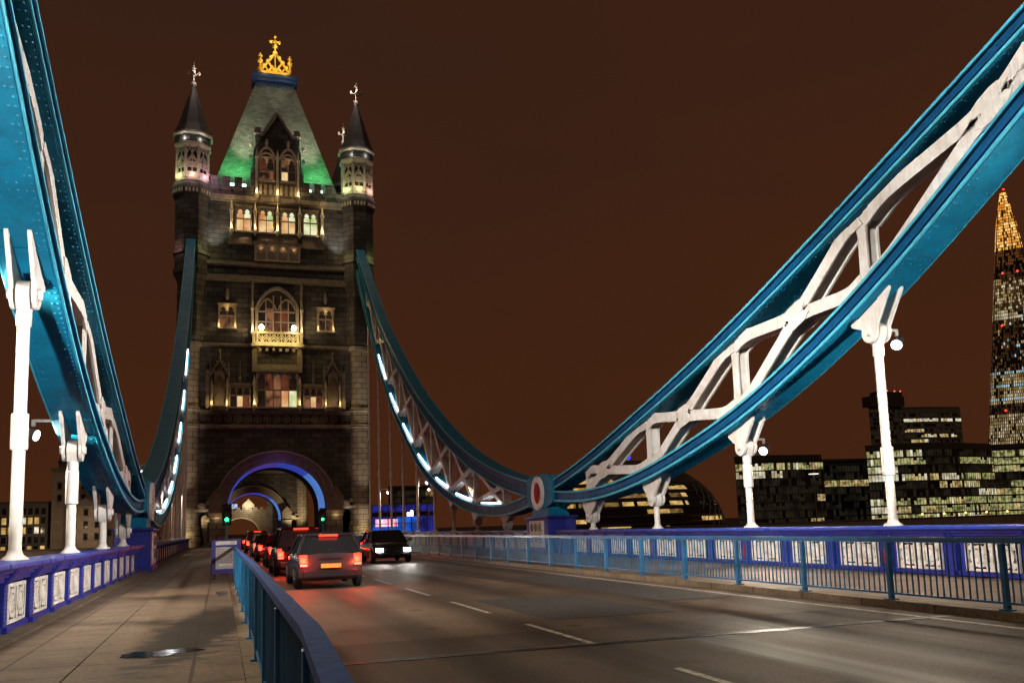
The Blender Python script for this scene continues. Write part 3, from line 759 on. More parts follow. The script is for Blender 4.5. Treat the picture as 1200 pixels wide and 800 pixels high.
def flared(b, A, B, w, fa, fb, x0, x1, n=14, m=0):
    """a plate from A to B in the (y, z) plane whose ends flare out to fa and fb"""
    ax, az = A; bx_, bz = B; dy, dz = bx_ - ax, bz - az; L = sqrt(dy * dy + dz * dz); ty, tz = dy / L, dz / L; ny, nz = -tz, ty
    up, dn = [], []
    for i in range(n + 1):
        t = i / n; s_ = t * L
        h = w / 2 + (fa - w) / 2 * math.exp(-((s_ / (.20 * L)) ** 1.5) * 2.2) + (fb - w) / 2 * math.exp(-(((L - s_) / (.20 * L)) ** 1.5) * 2.2)
        up.append((ax + ty * s_ + ny * h, az + tz * s_ + nz * h)); dn.append((ax + ty * s_ - ny * h, az + tz * s_ - nz * h))
    b.strip(up, dn, 'x', x0, x1, m)
    return up, dn
def web_panel(ya, yb, fu, fl, xc, parent, D, detail=True):
    """one cross brace between two posts"""
    g = .04
    pa_t, pa_b = fu(ya) - D, fl(ya); pb_t, pb_b = fu(yb) - D, fl(yb)
    ha, hb = pa_t - pa_b, pb_t - pb_b
    if min(ha, hb) < .12: return
    # where the diagonals cross
    x1, y1, x2, y2 = ya, pa_b, yb, pb_t; x3, y3, x4, y4 = ya, pa_t, yb, pb_b
    den = (x1 - x2) * (y3 - y4) - (y1 - y2) * (x3 - x4)
    cy = ((x1 * y2 - y1 * x2) * (x3 - x4) - (x1 - x2) * (x3 * y4 - y3 * x4)) / den
    cz = ((x1 * y2 - y1 * x2) * (y3 - y4) - (y1 - y2) * (x3 * y4 - y3 * x4)) / den
    b = MB(); w = .34 if (detail and min(ha, hb) > .75) else min(.32, .16 + .09 * min(ha, hb)); q = .13
    ends = [(ya + q, pa_b - .05), (yb - q, pb_t + .05), (ya + q, pa_t + .05), (yb - q, pb_b - .05)]
    for E_ in ends:
        for (xa, xb) in ((-.23, -.17), (.17, .23)):
            up, dn = flared(b, (cy, cz), E_, w, w * 1.5, w * 2.4, xc + xa, xc + xb)
            if detail:
                for line, sg in ((up, -1), (dn, 1)):
                    for i in range(1, len(line) - 1):
                        (a0, a1), (c0, c1) = line[i], line[i + 1]
                        u_, d_ = Vector(up[i]), Vector(dn[i])
                        pt = Vector(line[i]) + ((d_ - u_) if line is up else (u_ - d_)).normalized() * .05
                        sx = -1 if xa < 0 else 1
                        b.rivet((xc + (xa if xa < 0 else xb), pt.x, pt.y), (sx, 0, 0), .023, 0, 5)
        flared(b, (cy, cz), E_, w * .5, w * .9, w * 1.6, xc - .169, xc + .169)   # recessed core between the two plates
        # edge angles
    # centre gusset with curved sides
    ang = sorted(math.atan2(e[1] - cz, e[0] - cy) for e in ends)
    G = []
    for i in range(4):
        a0 = ang[i]; a1 = ang[(i + 1) % 4] + (2 * pi if i == 3 else 0)
        for k in range(6):
            t = a0 + (a1 - a0) * k / 6
            r = w * (1.75 - .80 * sin(pi * k / 6)); G.append((cy + r * cos(t), cz + r * sin(t)))
    for xa, xb in ((-.255, -.232), (.232, .255)): b.prism(G, 'x', xc + xa, xc + xb)
    if detail:
        for i in range(0, len(G), 1):
            for sx in (-1, 1): b.rivet((xc + sx * .255, cy + (G[i][0] - cy) * .8, cz + (G[i][1] - cz) * .8), (sx, 0, 0), .023, 0, 5)
    b.build('cross_brace', M['white'], parent)
def web_post(y, fu, fl, xc, parent, D):
    t, bt = fu(y) - D + .05, fl(y) - .05
    if t - bt < .25: return
    b = MB(); h = t - bt; w = .29 if h > 1 else .2
    for xa, xb in ((-.20, -.14), (.14, .20)): flared(b, (y, bt), (y, t), w, min(.8, .3 * h + .3), min(.8, .3 * h + .3), xc + xa, xc + xb)
    b.box(xc - .14, xc + .14, y - w * .3, y + w * .3, bt, t)
    b.build('web_post', M['white'], parent)

CHAINS = {}
for side, nm in ((-1, 'left'), (1, 'right')):
    xc = side * WX
    c = thing('suspension_chain', 'short bright teal chain truss with white cross bracing rising towards the camera on the %s' % nm, 'bridge chain', (xc, 39.4, 2.8), 'suspension chains')
    chord('upper_chord', F_UN, 3.6, 39.3, xc, c, .44); chord('lower_chord', F_LN, 3.6, 39.3, xc, c, .47)
    nodes = [5.4, 11.3] + HANG_NEAR
    for y in nodes: web_post(y, F_UN, F_LN, xc, c, .48)
    for a, b_ in zip(nodes[:-1], nodes[1:]): web_panel(a, b_, F_UN, F_LN, xc, c, .48)
    CHAINS[(side, 'n')] = c
    c = thing('suspension_chain', 'long dark teal crescent chain truss climbing to the tower on the %s' % nm, 'bridge chain', (xc, 41, 2.8), 'suspension chains')
    chord('upper_chord', F_UF, 41, 99.4, xc, c, .85, False); chord('lower_chord', F_LF, 41, 99.4, xc, c, .60, False)
    for y in HANG_FAR: web_post(y, F_UF, F_LF, xc, c, .87)
    nd_ = [43.0] + HANG_FAR
    for a, b_ in zip(nd_[:-1], nd_[1:]): web_panel(a, b_, F_UF, F_LF, xc, c, .87, False)
    # white strip lamps lying on the lower chord between the posts
    for i, (a, b_) in enumerate(zip(nd_[1:8], nd_[2:9])):
        ya, yb = a + .45, a + (b_ - a) * .66
        s = MB(); s.obox((xc - side * .30, ya, F_LF(ya) + .12), (xc - side * .30, yb, F_LF(yb) + .10), .08, .08)
        s.build('strip_lamp', M['led_white'], c)
        lamp('POINT', (xc - side * .1, (ya + yb) / 2, F_LF((ya + yb) / 2) + .55), 42, (1, .97, .94), c, radius=.2)
    CHAINS[(side, 'f')] = c

# ------------------------------------------------------------------ hangers
ORD = ['first', 'second', 'third', 'fourth', 'fifth', 'sixth', 'seventh', 'eighth', 'ninth', 'tenth']
def hanger(side, y, fl, near, label, sleeve, detail=True):
    xc = side * WX
    zt = fl(y) - (.50 if near else .62)                              # underside of the lower chord
    p = thing('hanger_rod', label, 'hanger', (xc, y, 1.075), 'white hanger rods')
    zp = zt - .62 if near else zt - .55                              # pin
    zp = max(zp, 1.42)
    r = MB()
    ztop = zp - .05
    r.lathe([(.22, 1.075), (.21, 1.10), (.135, 1.16), (.104, 1.24), (.104, ztop)], (xc, y, 0), 18)
    if ztop - 1.3 > 1.2:
        s0, s1 = sleeve
        r.lathe([(.11, s0), (.138, s0 + .02), (.142, s0 + .06), (.142, s1 - .06), (.138, s1 - .02), (.11, s1)], (xc, y, 0), 18)
        r.lathe([(.106, ztop - .55), (.128, ztop - .52), (.128, ztop - .02), (.10, ztop)], (xc, y, 0), 18)
    r.build('rod', M['white'], p, True)
    h = MB()                                                         # eye head between the two plates
    h.prism([(y - .12, zp - .28), (y + .12, zp - .28)] + [(y + .24 * cos(t), zp + .24 * sin(t)) for t in [pi * k / 10 - .3 for k in range(0, 13)]], 'x', xc - .11, xc + .11)
    h.build('eye_head', M['white'], p, True)
    dl = fl(y + .5) - fl(y - .5)
    for s_ in (-1, 1):
        b = MB()
        a0, a1 = y - .78, y + .62
        za, zb = fl(a0) - .50, fl(a1) - .50
        if not near: za, zb = fl(a0) - .63, fl(a1) - .63
        pts = [(a0, za), (a1, zb), (a1 - .02, zb - .12)]
        pts += [(y + .27 * cos(t), zp + .27 * sin(t)) for t in [.35 - (pi + .7) * k / 10 for k in range(11)]]
        pts += [(a0 + .02, za - .12)]
        b.prism(pts, 'x', xc + s_ * .145, xc + s_ * .215)
        b.tube((xc + s_ * .21, y, zp), (xc + s_ * .28, y, zp), .11, .09, 12)
        b.build('clevis_plate', M['white'], p)
    return p
for side, nm in ((-1, 'left'), (1, 'right')):
    for i, y in enumerate(HANG_NEAR[::-1]):
        sl = (2.25, 2.95) if side > 0 else ((2.95, 3.6) if i == 3 else (2.2, 3.0))
        sz = ['shortest white hanger post, standing right beside the medallion pier on the %s', 'short white hanger post, second from the medallion pier on the %s',
              'tall white hanger post, third from the medallion pier on the %s', 'tallest thick white hanger post nearest the camera on the %s'][i] % nm
        hanger(side, y, F_LN, True, sz, sl)
    for i, y in enumerate(HANG_FAR):
        w = 'stubby white hanger' if i < 2 else 'thin pale hanger rod'
        hanger(side, y, F_LF, False, '%s, %s from the medallion pier towards the tower on the %s' % (w, ORD[i], nm), (2.6 + .55 * i, 3.2 + .55 * i))

# ------------------------------------------------------------------ medallion piers where the chains meet
def medallion_pier(side, nm):
    s_ = side
    def X(a, b): return tuple(sorted((s_ * a, s_ * b)))
    p = thing('chain_pier', 'blue pier with red and white medallion joining the two %s chains' % nm, 'bridge pier', (s_ * WX, 40, 0), 'medallion piers')
    b = MB(); b.cbox(*X(8.5, 9.9), 38.6, 41.7, 0, 1.62, .03); b.cbox(*X(8.42, 9.98), 38.52, 41.78, 1.62, 1.74, .03); b.cbox(*X(8.42, 9.98), 38.52, 41.78, 0, .2, .03)
    b.build('pedestal', M['blue'], p)
    b = MB(); b.prism([(38.9, 1.74), (41.4, 1.74), (41.1, 2.3), (39.2, 2.3)], 'x', *X(8.72, 9.68)); b.build('saddle', M['teal'], p)
    b = MB()
    for xa, xb in ((8.66, 8.80), (9.60, 9.74)):
        b.prism([(38.4, 3.42), (38.4, 2.36), (39.2, 2.12), (41.1, 2.12), (41.9, 2.3), (41.9, 3.5), (41.2, 3.72), (39.1, 3.72)], 'x', *X(xa, xb))
    b.prism([(39, 3.6), (39, 2.2), (41.3, 2.2), (41.3, 3.6)], 'x', *X(8.80, 9.60))
    b.build('joint_plates', M['teal'], p)
    md = MB()
    n = 40; yc, zc = 40.2, 2.83
    md.strip([(yc + .80 * cos(2 * pi * i / n), zc + .80 * sin(2 * pi * i / n)) for i in range(n + 1)], [(yc + .52 * cos(2 * pi * i / n), zc + .52 * sin(2 * pi * i / n)) for i in range(n + 1)], 'x', *X(8.55, 8.66))
    for i in range(24):
        t = 2 * pi * i / 24
        md.rivet((s_ * 8.55, yc + .66 * cos(t), zc + .66 * sin(t)), (-s_, 0, 0), .05)
    m_ = md.build('medallion', M['white'], p)
    rd = MB(); rd.prism([(yc + .52 * cos(2 * pi * i / n), zc + .52 * sin(2 * pi * i / n)) for i in range(n)], 'x', *X(8.60, 8.655))
    # shield with a cross and sword in relief
    rd.prism([(yc - .20, zc + .26), (yc + .20, zc + .26), (yc + .20, zc - .02), (yc, zc - .30), (yc - .20, zc - .02)], 'x', *X(8.57, 8.60))
    rd.prism([(yc - .03, zc + .24), (yc + .03, zc + .24), (yc + .03, zc - .25), (yc - .03, zc - .25)], 'x', *X(8.555, 8.57))
    rd.prism([(yc - .18, zc + .10), (yc + .18, zc + .10), (yc + .18, zc + .04), (yc - .18, zc + .04)], 'x', *X(8.555, 8.57))
    rd.build('red_shield', M['red'], m_)
    # carved cream panel on the face towards the footway
    pn = MB()
    pn.box(*X(8.46, 8.50), 39.15, 41.15, .28, 1.52)
    pn.build('carved_panel', M['cream'], p)
    pv = MB()
    for k in range(3):
        for j in range(2):
            yy = 39.45 + k * .55; zz = .5 + j * .52
            pv.strip([(yy + .2 + .2 * cos(2 * pi * i / 16), zz + .2 + .2 * sin(2 * pi * i / 16)) for i in range(17)],
                     [(yy + .2 + .12 * cos(2 * pi * i / 16), zz + .2 + .12 * sin(2 * pi * i / 16)) for i in range(17)], 'x', *X(8.435, 8.46))
            for a in (0, pi / 2): 
                c_, s2 = cos(a + .78) * .12, sin(a + .78) * .12
                pv.obox((s_ * 8.44, yy + .2 - c_, zz + .2 - s2), (s_ * 8.44, yy + .2 + c_, zz + .2 + s2), .04, .04, (1, 0, 0))
    pv.build('scrollwork', M['stone_trim'], p)
    # small lamp inside the fork of the chains, washing the steel
    f = MB(); f.cbox(*X(8.95, 9.25), 37.6, 37.9, 3.02, 3.16, .02); f.build('floodlight', M['black'], p)
    f = MB(); f.box(*X(9.0, 9.2), 37.66, 37.84, 3.161, 3.17); f.build('lens', M['led_violet'], p)
    lamp('SPOT', (s_ * 9.1, 37.75, 3.22), 160, (.80, .93, 1), p, (s_ * 9.1, 34.2, 4.3), 120, .6, .08)
    lamp('POINT', (s_ * 9.1, 43.4, 3.15), 25, (.4, 1, .7), p, radius=.1)
    return p
medallion_pier(-1, 'left'); medallion_pier(1, 'right')

# ------------------------------------------------------------------ floodlights hung outside the chains
def floodlight(side, y, z, label, target, power=260, angle=100, size=1.):
    s_ = side; x = s_ * 10.15
    p = thing('floodlight', label, 'floodlight', (x, y, z), 'floodlights on the hanger heads')
    a = MB(); a.tube((s_ * 9.5, y, z + .34), (x, y, z + .34), .035); a.tube((x, y, z + .36), (x, y, z + .2), .05); a.build('arm', M['white'], p)
    d = (Vector(target) - Vector((x, y, z))).normalized()
    h = MB(); c = Vector((x, y, z))
    h.tube(c + d * -.24, c + d * .08, .12, .145, 16); h.tube(c + d * -.31, c + d * -.24, .07, .12, 16)
    h.build('housing', M['steel'], p, True)
    l = MB(); l.tube(c + d * .085, c + d * .10, .125, .125, 16); l.build('lens', M['led_violet'], p)
    lamp('SPOT', c + d * .16, power, (1, .84, .62), p, target, angle, .6, .1)
    return p
floodlight(1, 17.6, 5.55, 'white floodlight beside the tallest hanger post on the right', (2.5, 12.5, 0), 1200, 118)
floodlight(1, 23.6, 3.42, 'smaller white floodlight beside the second tallest hanger post on the right', (3, 18.5, 0), 1100, 118)
floodlight(-1, 23.6, 3.90, 'white floodlight on an arm beside the tall hanger post on the left', (2, 20, 0), 1300, 125)
floodlight(-1, 17.7, 5.95, 'white floodlight on an arm beside the tallest hanger post on the left', (2, 14.2, 0), 1500, 125)

# floodlights standing on the outer ledge of the deck below the chains
def chain_flood(side, y, label, target, power, angle=75):
    s_ = side; x, z = s_ * 9.80, .55
    p = thing('floodlight', label, 'floodlight', (x, y, 0), 'floodlights at the parapet foot')
    b = MB(); b.obox((s_ * 9.55, y, .4), (x, y, .4), .08, .08); b.tube((x, y, .4), (x, y, .5), .03)
    b.build('bracket', M['black'], p)
    d = (Vector(target) - Vector((x, y, z))).normalized(); c = Vector((x, y, z))
    h = MB(); h.obox(c - d * .1, c + d * .08, .30, .22); h.build('housing', M['black'], p)
    l = MB(); l.obox(c + d * .082, c + d * .09, .26, .18); l.build('lens', M['led_white'], p)
    lamp('SPOT', c + d * .14, power, (1, .97, .92), p, target, angle, .7, .08)
    return p

# ------------------------------------------------------------------ the stone tower
def arch_pts(cx, w, zs, h, n=14, pointed=True):
    """pointed arch outline from right spring over the apex to the left spring"""
    P = []
    for i in range(n + 1):
        t = i / n
        if pointed:
            u = abs(2 * t - 1)                                     # 1 at springs, 0 at apex
            x = w / 2 * (1 - 2 * t); z = zs + h * (1 - u ** 2.1) ** .72 if u < 1 else zs
            z = zs + h * max(0, (1 - u ** 1.7)) ** .75
        else:
            x = w / 2 * cos(pi * t); z = zs + h * sin(pi * t)
        P.append((cx + x, z))
    return P
def window(root, x0, x1, z0, z1, y, lights, mats, head=.35, transom=None, jamb=.16, depth=.22, trim=None, hood=True):
    """mullioned stone window standing on the wall face at y (facing -y); each window a part, its glass sub-parts"""
    trim = trim or M['stone_trim']
    f = MB(); yf, yb = y - depth, y
    f.box(x0 - jamb, x0, yf, yb, z0, z1); f.box(x1, x1 + jamb, yf, yb, z0, z1)
    f.box(x0 - jamb - .06, x1 + jamb + .06, yf - .10, yb, z0 - .16, z0 - .002)
    f.box(x0 - jamb, x1 + jamb, yf, yb, z1 + .002, z1 + .18)
    if hood: f.box(x0 - jamb - .1, x1 + jamb + .1, yf - .12, yb, z1 + .183, z1 + .30)
    lw = (x1 - x0) / lights; mw = .09
    for i in range(1, lights): f.box(x0 + i * lw - mw / 2, x0 + i * lw + mw / 2, yf + .06, yb, z0, z1)
    for i in range(lights):
        a, c = x0 + i * lw + (mw / 2 if i else 0), x0 + (i + 1) * lw - (mw / 2 if i < lights - 1 else 0)
        h = min(head, (z1 - z0) * .4); zs = z1 - h
        A = arch_pts((a + c) / 2, c - a, zs, h * .92, 10)
        B = [(p[0], z1) for p in A]
        f.strip(A, B, 'y', yf + .08, yb - .004)
        # foils
        zc = zs + h * .1
        f.prism([(a, zc - .12), (a + (c - a) * .26, zc), (a, zc + .14)], 'y', yf + .10, yb - .02)
        f.prism([(c, zc - .12), (c, zc + .14), (c - (c - a) * .26, zc)], 'y', yf + .10, yb - .02)
    if transom:
        zt = z0 + (z1 - z0) * transom
        f.box(x0, x1, yf + .07, yb - .002, zt - .06, zt + .06)
    w = f.build('window', trim, root)
    for i in range(lights):
        a, c = x0 + i * lw, x0 + (i + 1) * lw
        rows = [(z0, z1)] if not transom else [(z0, z0 + (z1 - z0) * transom), (z0 + (z1 - z0) * transom, z1)]
        for k, (za, zb) in enumerate(rows):
            mm = mats[(i + k * lights) % len(mats)]
            MB().add([(a, y - .03, za), (c, y - .03, za), (c, y - .03, zb), (a, y - .03, zb)], [(0, 1, 2, 3)]).build('glass', mm, w)
    return w
def colonnette(root, x, z0, z1, y, r=.14, lit=None):
    b = MB()
    b.lathe([(r * 1.7, z0 - .35), (r * 1.8, z0 - .1), (r * 1.3, z0), (r, z0 + .1), (r, z1 - .25), (r * 1.5, z1 - .1), (r * 1.7, z1), (r * 1.2, z1 + .1), (r * .5, z1 + .7), (.02, z1 + 1.1)], (x, y, 0), 10)
    b.lathe([(r * .2, z0 - .8), (r * 1.7, z0 - .35)], (x, y, 0), 8)
    o = b.build('colonnette', M['stone_pale'], root, True)
    if lit: lamp('POINT', (x, y - r - .18, z0 + .25), lit * 2.0, (1, .68, .28), root, radius=.06)
    return o
OCT = .5 / 1
def octo(b, prof, cx, cy, m=0):
    k = 1 / cos(pi / 8)
    b.lathe([(r * k, z) for r, z in prof], (cx, cy, 0), 8, .5, m)

def finial(root, x, y, z, h, mat, name='finial'):
    """cross-shaped finial with crockets"""
    b = MB()
    b.lathe([(.16, 0), (.34, .12 * h), (.20, .2 * h), (.09, .26 * h), (.09, .5 * h), (.22, .56 * h), (.10, .62 * h), (.08, .72 * h), (.24, .78 * h), (.20, .85 * h), (.05, .92 * h), (.02, 1.1 * h)], (x, y, z), 8)
    for dx, dy in ((1, 0), (-1, 0), (0, 1), (0, -1)):
        b.obox((x, y, z + .50 * h), (x + .55 * dx, y + .55 * dy, z + .54 * h), .13, .13)
        b.lathe([(.06, -.2), (.17, -.05), (.17, .12), (.05, .3)], (x + .58 * dx, y + .58 * dy, z + .56 * h), 6)
    return b.build(name, mat, root, True)

def make_turret(root, x, y, colors, front):
    b = MB()
    b.lathe([(1.42, 0), (1.42, 1.0), (1.34, 1.05), (1.34, 1.6), (1.28, 1.66), (1.28, 2.1), (1.15, 2.25), (1.13, 12.8), (1.28, 12.9), (1.28, 13.2), (1.14, 13.3), (1.14, 14.6), (1.32, 14.75), (1.32, 15.05), (1.14, 15.2),
             (1.12, 21.6), (1.34, 21.8), (1.34, 22.15), (1.2, 22.3)], (x, y, 0), 28)
    b.build('round_shaft', M['stone_column'], root, True)
    b = MB()
    octo(b, [(1.18, 22.3), (1.34, 22.6), (1.36, 28.6), (1.62, 29.5), (1.70, 29.6), (1.86, 29.9), (1.86, 30.3), (1.72, 30.4), (1.72, 31.9), (1.88, 32.0), (1.88, 32.3), (1.74, 32.4), (1.74, 38.3), (1.9, 38.6), (2.05, 39.2), (2.1, 39.45), (2.1, 39.75), (1.9, 39.9), (1.86, 40.25)], x, y)
    # blind lancets on the faces
    for k in range(8):
        a = pi / 4 * k
        nx, ny = cos(a), sin(a)
        if ny > .8: continue
        p = Vector((x + nx * 1.36, y + ny * 1.36, 0)); tx, ty = -ny, nx
        for s_ in (-.4, .4):
            b.obox((p.x + tx * s_, p.y + ty * s_, 23.2), (p.x + tx * s_, p.y + ty * s_, 27.6), .12, .12, (nx, ny, 0))
        b.obox((p.x - tx * .4, p.y - ty * .4, 27.5), (p.x, p.y, 28.4), .12, .12, (nx, ny, 0)); b.obox((p.x + tx * .4, p.y + ty * .4, 27.5), (p.x, p.y, 28.4), .12, .12, (nx, ny, 0))
    b.build('octagonal_shaft', M['stone'], root)
    # dentils under the lantern
    b = MB()
    for k in range(8):
        a = pi / 4 * k; nx, ny = cos(a), sin(a); tx, ty = -ny, nx
        for q in (-.55, -.2, .2, .55):
            c = Vector((x + nx * 1.98 + tx * q, y + ny * 1.98 + ty * q, 39.05)); b.obox(c - Vector((0, 0, .22)), c + Vector((0, 0, .2)), .2, .22, (nx, ny, 0))
    b.build('dentils', M['stone_pale'], root)
    # the lantern: posts, cusped openings, bands
    b = MB()
    octo(b, [(1.66, 40.25), (1.66, 40.6)], x, y)
    octo(b, [(1.62, 44.1), (1.9, 44.4), (1.95, 44.62), (1.80, 44.7)], x, y)
    kx = 1 / cos(pi / 8)
    for k in range(8):
        a = pi / 8 + pi / 4 * k
        px, py = x + cos(a) * 1.62 * kx, y + sin(a) * 1.62 * kx
        b.tube((px, py, 40.55), (px, py, 44.15), .19, .16, 6)
        a2 = pi / 4 * k; nx, ny = cos(a2), sin(a2); tx, ty = -ny, nx
        c = Vector((x + nx * 1.60, y + ny * 1.60, 0))
        # sill wall, transom, mullion, gablets
        for (za, zb, th) in ((40.6, 41.25, .14), (41.75, 41.9, .14)):
            b.obox((c.x - tx * .6, c.y - ty * .6, (za + zb) / 2), (c.x + tx * .6, c.y + ty * .6, (za + zb) / 2), zb - za if False else th, zb - za, (0, 0, 1))
        b.obox((c.x, c.y, 41.2), (c.x, c.y, 44.1), .10, .10, (nx, ny, 0))
        for s_ in (-1, 1):
            b.obox((c.x + tx * .55 * s_, c.y + ty * .55 * s_, 42.5), (c.x, c.y, 43.3), .14, .12, (nx, ny, 0))
            b.obox((c.x + tx * .55 * s_, c.y + ty * .55 * s_, 43.4), (c.x + tx * .28 * s_, c.y + ty * .28 * s_, 44.05), .12, .12, (nx, ny, 0))
            b.obox((c.x, c.y, 43.4), (c.x + tx * .28 * s_, c.y + ty * .28 * s_, 44.05), .12, .12, (nx, ny, 0))
    b.build('lantern', M['stone_pale'], root)
    b = MB(); octo(b, [(1.42, 40.3), (1.42, 44.3)], x, y); b.build('lantern_shade', M['void'], root)  # dark core painted as the shaded inside of the lantern openings
    for k in range(8):
        a2 = pi / 4 * k; nx, ny = cos(a2), sin(a2); tx, ty = -ny, nx
        b = MB()
        c = Vector((x + nx * 1.50, y + ny * 1.50, 0))
        b.obox((c.x - tx * .55, c.y - ty * .55, 42.15), (c.x + tx * .55, c.y + ty * .55, 42.15), .12, .62, (0, 0, 1))
        for s_ in (-1, 1): b.obox((c.x + tx * .50 * s_, c.y + ty * .50 * s_, 42.45), (c.x, c.y, 43.0), .12, .40, (nx, ny, 0))
        b.obox((c.x - tx * .55, c.y - ty * .55, 40.95), (c.x + tx * .55, c.y + ty * .55, 40.95), .12, .34, (0, 0, 1))
        b.build('lantern_panel', M['stone_pale'], root)
    b = MB(); octo(b, [(1.80, 44.7), (1.84, 45.5), (1.9, 45.55)], x, y); b.build('drum', M['stone'], root)
    b = MB(); octo(b, [(1.95, 45.55), (2.12, 45.7), (2.12, 45.9), (1.98, 45.95)], x, y); b.build('eaves_band', M['stone_pale'], root)
    b = MB(); octo(b, [(2.0, 45.95), (1.55, 47.0), (.30, 51.6), (.22, 52.0)], x, y)
    b.build('spire', M['lead'], root)
    finial(root, x, y, 51.9, 2.9, M['stone_pale'])
    if front:
        cs = colors
        for k, a in enumerate((-pi * .78, -pi / 2, -pi * .22)):
            nx, ny = cos(a), sin(a)
            lamp('POINT', (x + nx * 2.9, y + ny * 2.9, 40.9), 85, tuple(.35 + .65 * v for v in cs[k % len(cs)]), root, radius=.2)
            lamp('POINT', (x + nx * 1.85, y + ny * 1.85, 40.9), 16, cs[k % len(cs)], root, radius=.1)
        lamp('POINT', (x - .9, y - 1.9, 44.96), 30, (.9, .92, .85), root, radius=.1)
        lamp('POINT', (x + .9, y - 1.9, 44.96), 30, (.9, .92, .85), root, radius=.1)
        lamp('POINT', (x, y - 2.4, 46.2), 5, (.75, .8, .75), root, radius=.1)
        lamp('POINT', (x + (.9 if x < 0 else -.9), y - 1.6, 53.4), 260, (1, .84, .80), root, radius=.1)
        for s_, c in ((-1, cs[1]), (1, cs[0])):
            lamp('POINT', (x + s_ * 1.75, y - 1.75, 32.6), 26, c, root, radius=.1)

